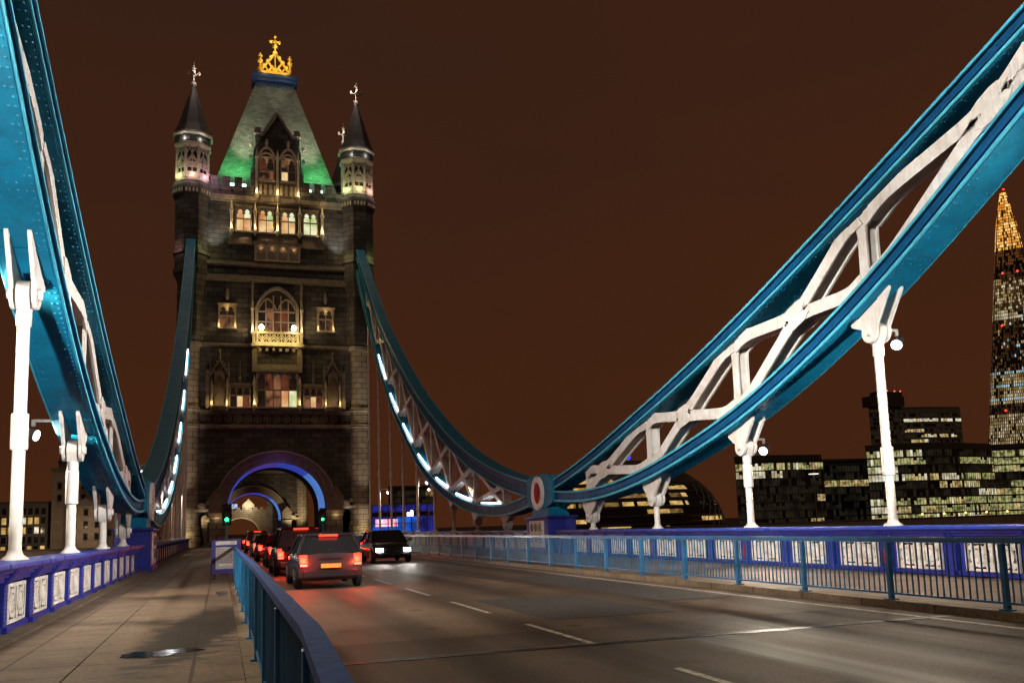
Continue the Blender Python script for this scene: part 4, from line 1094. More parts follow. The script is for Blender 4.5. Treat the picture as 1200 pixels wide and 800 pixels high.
def make_tower():
    root = thing('bridge_tower', 'tall dark stone tower with gold crown, green-lit roof and a blue-lit arch', 'tower', (0, TY, 0), 'bridge towers')
    yw, yb = TY - .45, TY + TD + .45
    # lower walls with the great arch running right through
    a_, zs, h = 5.25, 3.72, 5.30
    N = 40
    AR = [(a_ * cos(pi * i / N), zs + h * sin(pi * i / N) ** .92) for i in range(N + 1)]
    b = MB()
    top = 13.0
    b.strip(AR, [(x, top) for x, z in AR], 'y', yw, yb)
    b.box(a_, 7.0, yw, yb, 0, top); b.box(-7.0, -a_, yw, yb, 0, top)
    # side passages for the footways
    for s_ in (-1, 1):
        x0, x1 = sorted((s_ * 7.0, s_ * 8.35))
        P = arch_pts(s_ * 7.66, 1.32, 2.75, .95, 12)
        b.strip(P, [(x, top) for x, z in P], 'y', yw, yb)
        xa, xb = sorted((s_ * 8.33, s_ * 9.2)); b.box(xa, xb, yw + .1, yb, 0, top)
    b.build('gate_wall', M['stone'], root)
    # stepped archivolt
    ar = MB()
    for k, (r0, r1, pr) in enumerate(((0, .42, .12), (.42, .80, .26), (.80, 1.12, .40))):
        A = [(x * (a_ + r0) / a_, zs + (z - zs) * (h + r0) / h) for x, z in AR]; B = [(x * (a_ + r1) / a_, zs + (z - zs) * (h + r1) / h) for x, z in AR]
        ar.strip(A, B, 'y', yw - pr, yw - .002)
    ar.build('archivolt', M['stone_trim'], root)
    hd = MB()
    A = [(x * (a_ + 1.14) / a_, zs + (z - zs) * (h + 1.14) / h) for x, z in AR]; B = [(x * (a_ + 1.28) / a_, zs + (z - zs) * (h + 1.28) / h) for x, z in AR]
    hd.strip(A, B, 'y', yw - .55, yw - .002); hd.build('hood_mould', M['stone_pale'], root)
    # ribs and blue strip lamps inside the arch
    for k in range(7):
        yy = yw + .10 + k * .92
        A = [(x * (a_ - .05) / a_, zs + (z - zs) * (h - .05) / h) for x, z in AR]; B = [(x * (a_ - .14) / a_, zs + (z - zs) * (h - .14) / h) for x, z in AR]
        r = MB(); r.strip([(x * (a_ + .004) / a_, zs + (z - zs) * (h + .004) / h) for x, z in AR], B, 'y', yy + .10, yy + .40); r.build('soffit_rib', M['stone_trim'], root)
        l = MB()
        n1 = N // 4
        l.strip(A, B, 'y', yy, yy + .12)
        nf = N
        # the strip on the right leg burns paler than the crown
        for i in range(len(l.f)):
            seg = i // 4
            l.m[i] = 1 if seg < 11 else (0 if seg < 20 or seg > 27 else 2)
        l.build('strip_lamp', [M['led_blue'], M['led_cyan'], M['led_purple']], root)
    lamp('POINT', (-3.6, yw + 1.6, 6.2), 60, (.06, .12, 1), root, radius=.3); lamp('POINT', (3.6, yw + 1.6, 6.0), 110, (.08, .22, 1), root, radius=.3)
    lamp('POINT', (0, yw - 1.3, 8.0), 45, (.35, .16, 1), root, radius=.3)
    # projecting gate piers with cornice and a raking buttress top
    for s_ in (-1, 1):
        b = MB(); x0, x1 = sorted((s_ * 5.28, s_ * 6.98))
        b.box(x0, x1, yw - 1.5, yw - .41, 0, 3.0); b.box(x0 - .03, x1 + .03, yw - 1.6, yw - .41, 0, .8)
        o = b.build('gate_pier', M['stone_smooth'], root)
        c = MB()
        for k, (za, zb, e) in enumerate(((3.0, 3.18, .08), (3.18, 3.38, .0), (3.38, 3.62, .14))): c.box(x0 - e, x1 + e, yw - 1.5 - e, yw - .41, za + .002, zb)
        c.build('pier_cornice', M['stone_pale'], o)
        g = MB()
        xm = (x0 + x1) / 2 + s_ * .1
        g.prism([(xm - .85, 3.622), (xm + .85, 3.622), (xm + .85, 5.0), (xm, 6.1), (xm - .85, 5.0)], 'y', yw - 1.25, yw - .60)
        g.obox((xm - .95, yw - 1.32, 4.95), (xm, yw - 1.32, 6.2), .16, .14, (0, 1, 0)); g.obox((xm + .95, yw - 1.32, 4.95), (xm, yw - 1.32, 6.2), .16, .14, (0, 1, 0))
        g.prism([(xm - .5, 3.63), (xm + .5, 3.63), (xm + .5, 4.6), (xm, 5.2), (xm - .5, 4.6)], 'y', yw - 1.30, yw - 1.25)
        g.build('gablet', M['stone_trim'], o)
        lamp('POINT', (xm, yw - 1.85, 3.0), 7, (1, .70, .35), root, radius=.1)
        # carved beast over the footway door
        l = MB(); xd = s_ * 7.62
        l.box(xd - .95, xd + .95, yw - .75, yw - .003, 3.78, 4.1)
        l.build('door_lintel', M['stone_pale'], root)
        l = MB(); l.lathe([(.05, 4.1), (.34, 4.12), (.36, 4.45), (.20, 4.62), (.06, 4.7)], (xd - .18, yw - .45, 0), 8, sx=1.5); l.lathe([(.05, 4.5), (.2, 4.55), (.2, 4.75), (.05, 4.9)], (xd + .42, yw - .45, 0), 8)
        l.build('carved_beast', M['stone_pale'], root, True)
        lamp('POINT', (xd, yw - 1.1, 3.65), 5, (1, .85, .65), root, radius=.08)
    # body above the gate
    b = MB(); b.box(-9.0, 9.0, yw, yb, 13.0, 39.6); b.build('upper_wall', M['stone'], root)
    # string courses
    sc = MB()
    for z, hh, e in ((12.86, .34, .30), (14.5, .30, .26), (21.95, .30, .22), (29.5, .45, .42), (31.2, .32, .36), (38.7, .5, .5)):
        sc.box(-8.1, 8.1, yw - e, yb + e, z, z + hh)
        sc.box(-8.1, 8.1, yw - e * .55, yb + e * .55, z - .16, z - .002)
    sc.build('string_courses', M['stone_trim'], root)
    # carved frieze between the two lower courses
    fz = MB()
    for k in range(13):
        x = -6.2 + k * (12.4 / 12)
        n = 12
        fz.strip([(x + .42 * cos(2 * pi * i / n), 13.85 + .42 * sin(2 * pi * i / n)) for i in range(n + 1)], [(x + .3 * cos(2 * pi * i / n), 13.85 + .3 * sin(2 * pi * i / n)) for i in range(n + 1)], 'y', yw - .12, yw - .002)
        fz.prism([(x - .2, 13.85), (x, 13.65), (x + .2, 13.85), (x, 14.05)], 'y', yw - .10, yw - .002)
    fz.build('frieze', M['stone_trim'], root)

    # --- first window storey, z 15 - 20
    window(root, -2.1, 2.1, 15.12, 18.9, yw - .35, 5, [M['win_dark'], M['win_mid'], M['win_mid'], M['win_bright'], M['win_bright_green'], M['win_dark'], M['win_dim'], M['win_mid'], M['win_dim'], M['win_dark']], .5, .50, .2, .3)
    for s_ in (-1, 1):
        x0, x1 = sorted((s_ * 2.95, s_ * 4.95))
        ms = [M['win_dark'], M['win_bright'], M['win_dim'], M['win_dark'], M['win_dark'], M['win_dark']] if s_ < 0 else [M['win_mid'], M['win_bright'], M['win_dim'], M['win_dark'], M['win_dark'], M['win_dark']]
        window(root, x0, x1, 15.12, 17.3, yw - .2, 3, ms, .4, .58, .12, .25)
        f = MB(); f.box(x0 - .1, x1 + .1, yw - .4, yw - .003, 17.62, 17.8); f.lathe([(.12, 17.8), (.2, 18.3), (.06, 18.6), (.04, 19.9), (.01, 20.4)], ((x0 + x1) / 2, yw - .3, 0), 6); f.build('hood_finial', M['stone_trim'], root)
        colonnette(root, s_ * 2.45, 15.4, 17.7, yw - .55, .15, 13)
        # tabernacle niche with gable and spire
        xn = s_ * 6.1
        n = MB()
        n.box(xn - .62, xn + .62, yw - .10, yw - .003, 15.0, 18.6)
        A = arch_pts(xn, 1.1, 17.6, .95, 12); n.strip(A, [(p[0], 19.0) for p in A], 'y', yw - .75, yw - .11)
        n.obox((xn - .95, yw - .55, 18.5), (xn, yw - .55, 20.3), .16, .5, (0, 1, 0)); n.obox((xn + .95, yw - .55, 18.5), (xn, yw - .55, 20.3), .16, .5, (0, 1, 0))
        n.prism([(xn - .8, 18.6), (xn + .8, 18.6), (xn, 20.1)], 'y', yw - .5, yw - .12)
        n.lathe([(.14, 20.2), (.12, 21.0), (.2, 21.15), (.05, 21.4), (.03, 22.3)], (xn, yw - .55, 0), 6)
        n.lathe([(.9, 14.7), (1.0, 14.98), (1.0, 15.1), (.7, 15.12)], (xn, yw - .3, 0), 8)
        for q in (-1, 1):
            n.lathe([(.09, 15.1), (.09, 18.6), (.15, 18.7), (.05, 19.6), (.01, 20.2)], (xn + q * .95, yw - .45, 0), 6)
            for r_ in range(4):
                t = r_ / 4
                n.lathe([(.02, 0), (.1, .08), (.03, .26)], (xn + q * (.95 - .85 * t), yw - .6, 18.75 + 1.6 * t), 5)
        n.build('niche', M['stone_trim'], root)
        for q in (-1, 1): colonnette(root, xn + q * .78, 15.3, 17.4, yw - .62, .11, 10)
        # blind tracery buttress by the column
        t = MB()
        for k in range(3): t.box(s_ * 7.35 - .18, s_ * 7.35 + .18, yw - .5 + k * .1, yw - .003, 15 + k * 1.4, 16.4 + k * 1.4)
        t.build('stepped_buttress', M['stone_trim'], root)
    # --- balcony bay
    for s_ in (-1, 1):
        c = MB(); c.box(s_ * 2.45 - .25, s_ * 2.45 + .25, yw - .9, yw - .003, 19.0, 21.8); c.build('bay_pier', M['stone_trim'], root)
        lamp('POINT', (s_ * 2.05, yw - .75, 21.3), 9, (1, .6, .22), root, radius=.08)
    c = MB(); c.box(-2.2, 2.2, yw - .5, yw - .003, 18.95 + .35, 19.9)
    for k in range(6): c.box(-2.0 + k * .72, -1.7 + k * .72, yw - 1.1, yw - .5, 21.3, 21.75)
    c.build('bay_corbels', M['stone_trim'], root)
    b = MB()
    b.box(-2.85, 2.85, yw - 1.5, yw - .003, 21.80, 22.06)
    b.build('balcony_floor', M['stone_pale'], root)
    b = MB()
    yf = yw - 1.38
    for s_ in (-1, 1):
        b.box(s_ * 2.55 - .16, s_ * 2.55 + .16, yf - .16, yf + .16, 22.063, 23.45); b.box(s_ * 2.18 - .1, s_ * 2.18 + .1, yf - .1, yf + .1, 22.063, 23.3)
        b.box(s_ * 2.55 - .08, s_ * 2.55 + .08, yf + .16, yw - .01, 22.2, 23.3)
    b.box(-2.39, 2.39, yf - .12, yf + .12, 22.063, 22.25); b.box(-2.39, 2.39, yf - .14, yf + .14, 23.18, 23.42)
    for k in range(5):
        x = -1.66 + k * .83
        for s_ in (-1, 1):
            b.obox((x, yf, 22.25), (x + s_ * .40, yf, 22.8), .10, .10, (0, 1, 0)); b.obox((x, yf, 22.55), (x + s_ * .40, yf, 23.15), .10, .10, (0, 1, 0))
        b.obox((x, yf, 22.25), (x, yf, 23.18), .09, .08, (0, 1, 0))
        b.obox((x + .415, yf, 22.25), (x + .415, yf, 23.18), .07, .08, (0, 1, 0))
    b.build('balcony_balustrade', M['stone_pale'], root)
    MB().box(-2.38, 2.38, yf + .125, yf + .16, 22.07, 23.17).build('balcony_gap_shade', M['void'], root)  # dark sheet standing in for shade behind the tracery
    for s_ in (-1, 1):
        l = MB(); l.lathe([(.06, 23.42), (.06, 23.6)], (s_ * 1.75, yf, 0), 8); l.build('lamp_stem', M['black'], root)
        l = MB(); l.lathe([(.10, 23.6), (.26, 23.75), (.28, 23.95), (.16, 24.15), (.03, 24.25)], (s_ * 1.75, yf, 0), 12); l.build('balcony_lamp', M['warm_hot'], root, True)
        lamp('POINT', (s_ * 1.75, yf - .5, 23.7), 120, (1, .72, .30), root, radius=.15)
    for x in (-1.9, -.65, .65, 1.9): lamp('POINT', (x, yf - .9, 22.2), 60, (1, .74, .24), root, radius=.1)
    # --- great arched window above the balcony
    f = MB()
    A = arch_pts(0, 4.1, 26.4, 2.1, 20); B = [(p[0] * 1.16, 26.4 + (p[1] - 26.4) * 1.17) for p in A]
    f.strip(A, B, 'y', yw - .45, yw - .003)
    f.box(-2.38, -2.05, yw - .4, yw - .003, 23.5, 26.4); f.box(2.05, 2.38, yw - .4, yw - .003, 23.5, 26.4)
    for x in (-1.23, -.41, .41, 1.23): f.box(x - .06, x + .06, yw - .3, yw - .03, 23.5, 28.0 - abs(x) * .45)
    f.box(-2.05, 2.05, yw - .3, yw - .03, 25.9, 26.05); f.box(-2.05, 2.05, yw - .28, yw - .03, 24.75, 24.85)
    for cx in (-1.05, 1.05):
        P = arch_pts(cx, 2.0, 26.2, 1.3, 12); Q = [(cx + (p[0] - cx) * .86, 26.2 + (p[1] - 26.2) * .88) for p in P]; f.strip(P, Q, 'y', yw - .32, yw - .03)
    w = f.build('arched_window', M['stone_trim'], root)
    cols = [M['win_dark'], M['win_mid'], M['win_dim'], M['win_dim'], M['win_dark']]
    for i in range(5):
        x0, x1 = -2.05 + i * .82, -2.05 + (i + 1) * .82
        MB().add([(x0, yw - .02, 23.5), (x1, yw - .02, 23.5), (x1, yw - .02, 26.4), (x0, yw - .02, 26.4)], [(0, 1, 2, 3)]).build('glass', cols[i], w)
    g = MB(); g.prism(A, 'y', yw - .025, yw - .015); g.build('glass', M['win_dark'], w)
    for s_ in (-1, 1): colonnette(root, s_ * 2.68, 23.6, 26.2, yw - .5, .14, 16)
    for s_ in (-1, 1):
        pn = MB(); pn.lathe([(.16, 26.6), (.14, 28.6), (.2, 28.7), (.04, 29.5)], (s_ * 2.68, yw - .35, 0), 6); pn.build('pinnacle', M['stone_trim'], root)
    # --- the two small square windows
    for s_ in (-1, 1):
        x0, x1 = sorted((s_ * 4.62, s_ * 6.12))
        window(root, x0, x1, 23.95, 26.4, yw - .1, 2, [M['win_mid'], M['win_mid'], M['win_dark'], M['win_dark']], .55, .55, .22, .3)
        for x in (x0 - .1, x1 + .1): lamp('POINT', (x, yw - .62, 24.2), 26, (1, .70, .28), root, radius=.06)
        lamp('POINT', ((x0 + x1) / 2, yw - .75, 26.25), 18, (1, .66, .25), root, radius=.06)
        r = MB(); r.lathe([(.1, 27.1), (.22, 27.4), (.2, 27.9), (.05, 28.5)], ((x0 + x1) / 2, yw - .2, 0), 6); r.build('boss', M['stone_trim'], root)
    # --- blank balcony under the top windows
    b = MB(); b.box(-2.65, 2.65, yw - 1.1, yw - .003, 33.45, 33.8); b.box(-2.5, 2.5, yw - .9, yw - .003, 31.75, 33.44)
    b.build('corbelled_balcony', M['stone_trim'], root)
    b = MB()
    for k in range(5): b.box(-2.5 + k * 1.19, -2.26 + k * 1.19, yw - 1.02, yw - .903, 31.75, 33.44)
    b.build('balcony_pilasters', M['stone_pale'], root)
    for x in (-1.8, -.6, .6, 1.8): lamp('POINT', (x, yw - 1.08, 33.1), 3.5, (1, .62, .26), root, radius=.05)
    # --- four lit twin windows
    for i, (x0, x1) in enumerate(((-4.4, -2.95), (-1.95, -.5), (.5, 1.95), (2.95, 4.4))):
        mats = [M['win_bright'], M['win_bright'], M['win_bright'], M['win_bright_green']] if i < 3 else [M['win_bright_green']] * 4
        window(root, x0, x1, 35.1, 37.75, yw - .15, 2, mats, .6, .55, .15, .3)
    for x in (-5.0, -2.45, 0, 5.0): colonnette(root, x, 35.3, 37.4, yw - .6, .16, 34)
    for s_ in (-1, 1): colonnette(root, s_ * 2.45 if s_ > 0 else -2.45, 35.3, 37.4, yw - .6, .16, None) if s_ > 0 else None
    for x in (-5.0, -2.45, 0, 5.0): lamp('POINT', (x, yw - 1.1, 38.45), 24, (1, .68, .25), root, radius=.08)
    p = MB()
    for x0, x1 in ((-5.3, -2.8), (2.8, 5.3), (-2.2, 2.2)):
        p.box(x0, x1, yw - .22, yw - .003, 33.9, 34.8); p.box(x0 - .05, x1 + .05, yw - .3, yw - .003, 33.6 if abs(x0) > 2.5 else 33.82, 33.88)
    p.build('apron_panels', M['stone_trim'], root)
    # --- battlements and dormer
    for s_ in (-1, 1):
        b = MB(); x0, x1 = sorted((s_ * 2.7, s_ * 7.4))
        b.box(x0, x1, yw - .2, yw + .3, 39.2, 40.35)
        k = 0; x = x0 + .15
        while x + .7 < x1 + .05:
            b.box(x, x + .78, yw - .18, yw + .28, 40.352, 41.3); b.box(x - .04, x + .82, yw - .24, yw + .34, 41.302, 41.42)
            x += 1.30
        b.build('battlement', M['stone'], root)
        x = x0 + .15
        while x + .7 < x1 + .05:
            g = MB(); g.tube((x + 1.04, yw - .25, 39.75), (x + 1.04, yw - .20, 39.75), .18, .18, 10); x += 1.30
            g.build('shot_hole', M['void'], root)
        # green and white lamps behind the crenels
        for x in (s_ * 4.95, s_ * 3.65):
            l = MB(); l.box(x - .22, x + .22, yw + .42, yw + .6, 40.45, 40.9); l.build('roof_lamp', M['white_spot'], root)
        for x, pw in ((s_ * 5.6, 420), (s_ * 3.9, 420)):
            lamp('SPOT', (x, yw - .9, 41.7), pw * 3.4, (.11, .95, .27), root, (x * .9, TY + 3.0, 45.5), 95, 1., .3)
            lamp('POINT', (x, yw + .40, 41.05), 26, (.75, 1, .85), root, radius=.1)
        lamp('SPOT', (s_ * 5.0, yw - 1.6, 41.7), 9000, (.95, .90, .66), root, (s_ * 1.6, TY + 4.5, 52.5), 46, 1., .2)
    d = MB()
    yd = yw - .25
    d.prism([(-2.95, 39.2), (2.95, 39.2), (2.95, 42.6), (2.65, 43.4), (2.65, 45.0), (2.45, 45.4), (2.45, 46.8), (1.5, 46.8), (0, 49.15), (-1.5, 46.8), (-2.45, 46.8), (-2.45, 45.4), (-2.65, 45.0), (-2.65, 43.4), (-2.95, 42.6)], 'y', yd, TY + 3.2)
    dm = d.build('dormer', M['stone'], root)
    c = MB()
    c.obox((-1.75, yd - .08, 46.55), (0, yd - .08, 49.35), .22, .5, (0, 1, 0)); c.obox((1.75, yd - .08, 46.55), (0, yd - .08, 49.35), .22, .5, (0, 1, 0))
    c.build('coping', M['stone_trim'], dm)
    for s_ in (-1, 1):
        c = MB()
        c.box(s_ * 2.2 - .45, s_ * 2.2 + .45, yd - .3, yd + .4, 46.8, 47.0); c.box(s_ * 2.2 - .35, s_ * 2.2 + .35, yd - .2, yd + .3, 47.0, 47.55)
        for z in (43.6, 45.1): c.lathe([(.05, 0), (.22, .15), (.2, .4), (.04, .6)], (s_ * 2.95, yd - .1, z), 6)
        c.build('stepped_shoulder', M['stone_trim'], dm)
    for s_ in (-1, 1):
        window(root, s_ * 1.2 - .75, s_ * 1.2 + .75, 41.3, 43.9, yd - .06, 2, [M['win_mid'], M['win_mid'], M['win_dim'], M['win_dark']] if s_ < 0 else [M['win_bright'], M['win_dark'], M['win_mid'], M['win_dark']], .5, .45, .13, .25, hood=False)
        o = MB()
        P = arch_pts(s_ * 1.2, 2.0, 44.0, 1.3, 14); Q = [(s_ * 1.2 + (p[0] - s_ * 1.2) * .8, 44.0 + (p[1] - 44.0) * .8) for p in P]
        o.strip(P, Q, 'y', yd - .32, yd - .003)
        o.lathe([(.1, 45.3), (.18, 45.7), (.05, 46.2)], (s_ * 1.2, yd - .25, 0), 6)
        P = arch_pts(s_ * 1.2, 1.5, 43.9, .7, 14, False); Q = [(s_ * 1.2 + (p[0] - s_ * 1.2) * .8, 43.9 + (p[1] - 43.9) * .75) for p in P]
        o.strip(P, Q, 'y', yd - .26, yd - .003)
        o.build('ogee_hood', M['stone_pale'], root)
        lamp('POINT', (s_ * 1.2, yd - .7, 43.7), 9, (1, .66, .34), root, radius=.08)
    for x in (-2.3, 0, 2.3): colonnette(root, x, 39.6, 43.9, yd - .28, .15, 26)
    t = MB()
    for k in range(8): t.box(-2.0 + k * .54 - (0 if k < 4 else -.15), -1.7 + k * .54 + (.15 if k >= 4 else 0), yd - .08, yd - .003, 39.6, 40.8)
    t.build('dormer_panels', M['stone_trim'], root)
    # --- steep pavilion roof, ridge platform and gilded crown
    yA, yB = yw + .9, yb - .9; ym = (yA + yB) / 2
    r = MB()
    r.add([(-7.15, yA, 40.2), (7.15, yA, 40.2), (7.15, yB, 40.2), (-7.15, yB, 40.2), (-2.3, ym - 1.5, 55.475), (2.3, ym - 1.5, 55.475), (2.3, ym + 1.5, 55.475), (-2.3, ym + 1.5, 55.475)],
          [(0, 1, 5, 4), (1, 2, 6, 5), (2, 3, 7, 6), (3, 0, 4, 7), (4, 5, 6, 7)])
    rf = r.build('roof', M['slate'], root)
    r = MB()
    for z0, z1, e in ((55.475, 55.948, .12), (55.948, 56.367, .35), (56.367, 56.788, .5)): r.box(-2.2 - e, 2.2 + e, ym - 1.4 - e, ym + 1.4 + e, z0 + .002, z1)
    for k in range(12): r.box(-2.3 + k * .4, -2.1 + k * .4, ym - 1.75, ym - 1.5, 55.16, 55.58)
    r.build('ridge_platform', paint('dark_blue_lead', (.012, .03, .10), .4), rf)
    crown = MB()
    yc = ym - 1.7
    crown.box(-2.0, 2.0, yc - .1, yc + .1, 56.793, 57.207); crown.box(-2.0, 2.0, ym + 1.6, ym + 1.8, 56.793, 57.207); crown.box(-2.1, -1.9, yc, ym + 1.7, 56.793, 57.155); crown.box(1.9, 2.1, yc, ym + 1.7, 56.793, 57.155)
    for yy in (yc, ym + 1.7):
        crown.obox((-1.95, yy, 57.155), (0, yy, 60.1), .30, .26, (0, 1, 0)); crown.obox((1.95, yy, 57.155), (0, yy, 60.1), .30, .26, (0, 1, 0))
        for s_ in (-1, 1):
            crown.obox((0, yy, 57.155), (s_ * .9, yy, 58.52), .24, .22, (0, 1, 0)); crown.obox((s_ * .9, yy, 57.155), (s_ * .45, yy, 57.89), .22, .2, (0, 1, 0)); crown.obox((s_ * .9, yy, 57.155), (s_ * 1.3, yy, 57.785), .22, .2, (0, 1, 0))
            crown.lathe([(.16, 57.155), (.16, 58.31), (.36, 58.468), (.36, 58.80), (.16, 58.90), (.14, 59.15), (.32, 59.255), (.28, 59.618), (.02, 59.9)], (s_ * 2.05, yy, 0), 8)
            for t in (.2, .45, .7, .93): crown.lathe([(.04, -.2), (.27, .0), (.24, .2), (.02, .38)], (s_ * 1.95 * (1 - t), yy - .02, 57.418 + 2.75 * t), 6)
        crown.obox((0, yy, 57.155), (0, yy, 59.99), .14, .14, (0, 1, 0))
    crown.lathe([(.36, 59.78), (.17, 60.095), (.17, 60.73), (.38, 60.9), (.34, 61.198), (.17, 61.355), (.17, 62.09), (.1, 62.3), (.26, 62.458), (.2, 62.75), (.02, 62.95)], (0, yc, 0), 8)
    crown.obox((-.58, yc, 61.723), (.58, yc, 61.723), .26, .32); crown.lathe([(.05, -.3), (.3, 0), (.05, .3)], (-.6, yc, 61.775), 6); crown.lathe([(.05, -.3), (.3, 0), (.05, .3)], (.6, yc, 61.775), 6)
    crown.v = [(v[0] * .86, v[1], 56.79 + (v[2] - 56.79) * .85) for v in crown.v]
    crown.build('crown', M['gold'], rf, True)
    lamp('SPOT', (0, yc - 2.8, 56.945), 480, (1, .76, .34), root, (0, yc, 59.36), 100, .6, .2)
    lamp('POINT', (-1.2, yc - 1.3, 57.4), 36, (1, .75, .3), root, radius=.1); lamp('POINT', (1.2, yc - 1.3, 57.4), 36, (1, .75, .3), root, radius=.1)
    lamp('POINT', (0, yc - 1.3, 60.3), 110, (1, .88, .72), root, radius=.1)
    # --- turrets
    make_turret(root, -WX, TY, [(1, .45, .75), (1, .55, .45), (.95, 1, .4)][::-1], True)
    make_turret(root, WX, TY, [(.8, 1, .35), (1, .85, .35), (1, .45, .4)], True)
    make_turret(root, -WX, TY + TD, [(1, 1, 1)], False); make_turret(root, WX, TY + TD, [(1, 1, 1)], False)
    lamp('POINT', (WX - .5, TY + TD - 1.5, 53.2), 130, (1, .85, .8), root, radius=.1)
    # shaft floods at the foot of the round columns
    for s_ in (-1, 1):
        for zz, an, pw in ((3, 20, 2600), (8, 20, 3800), (13, 19, 6000), (18, 17, 8000), (21, 15, 6500)): lamp('SPOT', (s_ * 11.4, TY - 8, .6), pw * .6, (1, .83, .62), root, (s_ * 9.5, TY - 1, zz), an, 1., .15)
        lamp('POINT', (s_ * 9.3, TY - 2.2, 1.5), 60, (1, .78, .4), root, radius=.15)
        # cool raking floods on the rough panels beside the top windows
        lamp('SPOT', (s_ * 7.1, yw - 1.5, 31.9), 900, (.92, .95, .86), root, (s_ * 6.4, yw + .1, 36.6), 62, 1., .15)
    return root
TOWER = make_tower()
north = copy_tree(TOWER, None, False)
north.location = (0, TY + NY, 0)
north['label'] = 'farther stone tower seen only through the near tower\'s blue arch'
WL[north.name] = Vector((0, TY + NY, 0))
for s_ in (-1, 1):
    lamp('POINT', (s_ * 3.6, TY + NY + 1.2, 6.1), 120, (.10, .16, 1), north, radius=.3)
    lamp('SPOT', (s_ * 8.0, TY + NY - 6, .8), 2600, (1, .76, .42), north, (s_ * 8.0, TY + NY, 9), 75, .8, .2)

# ------------------------------------------------------------------ middle span, far gatehouse
for s_, nm in ((-1, 'left'), (1, 'right')):
    p = thing('parapet', 'dark blue lattice parapet of the middle span on the %s, beyond the near tower' % nm, 'parapet', (s_ * 9.1, 116, 0), 'iron parapets along the footways')
    b = MB(); b.box(s_ * 9.1 - .12, s_ * 9.1 + .12, 114.6, 176, .95, 1.1); b.build('top_rail', M['blue'], p)
    b = MB()
    k = 114.8
    while k < 175.5:
        b.obox((s_ * 9.1, k, .05), (s_ * 9.1, k + 1, .95), .05, .05); b.obox((s_ * 9.1, k + 1, .05), (s_ * 9.1, k, .95), .05, .05); k += 1.0
    b.build('lattice', M['blue'], p)
g = thing('gatehouse', 'distant low stone gatehouse with bright lit gable at the far end of the bridge', 'gatehouse', (0, 272, 0))
N_ = 24
AR = [(-.2 + 5.0 * cos(pi * i / N_), 1.2 + 4.4 * sin(pi * i / N_)) for i in range(N_ + 1)]
b = MB(); b.strip(AR, [(x, 8.2) for x, z in AR], 'y', 272, 280); b.box(4.8, 9.5, 272, 280, -.4, 8.2); b.box(-9.9, -5.2, 272, 280, -.4, 8.2)
for k in range(12): b.box(-9.7 + k * 1.65, -8.7 + k * 1.65, 272, 272.6, 8.203, 8.9)
b.build('wall', M['stone_smooth'], g)
b = MB()
b.strip([(-.2 + 5.4 * cos(pi * i / N_), 1.2 + 4.8 * sin(pi * i / N_)) for i in range(N_ + 1)], AR, 'y', 271.7, 271.998); b.build('archivolt', M['stone_pale'], g)
for s_ in (-1, 1):
    b = MB(); octo(b, [(1.9, -.4), (1.9, 9.6), (2.2, 9.8), (2.2, 10.6), (1.6, 10.7)], s_ * 9.4, 272); b.build('turret', M['stone'], g)
b = MB(); b.prism([(.2, 8.25), (3.6, 8.25), (3.6, 9.6), (1.9, 11.4), (.2, 9.6)], 'y', 273, 277); b.build('gable', M['stone_pale'], g)
lamp('POINT', (1.9, 270.6, 9.2), 700, (1, .86, .55), g, radius=.3)
b = MB(); b.box(-4.4, -1.2, 271.5, 271.9, 8.6, 9.9); b.build('lit_panel', emit('cool_lit_panel', (.55, .7, 1), .9, (.1, .12, .3), .8), g)
for x in (-4, 0, 4): lamp('POINT', (x, 268, 6.5), 260, (1, .72, .4), g, radius=.4)

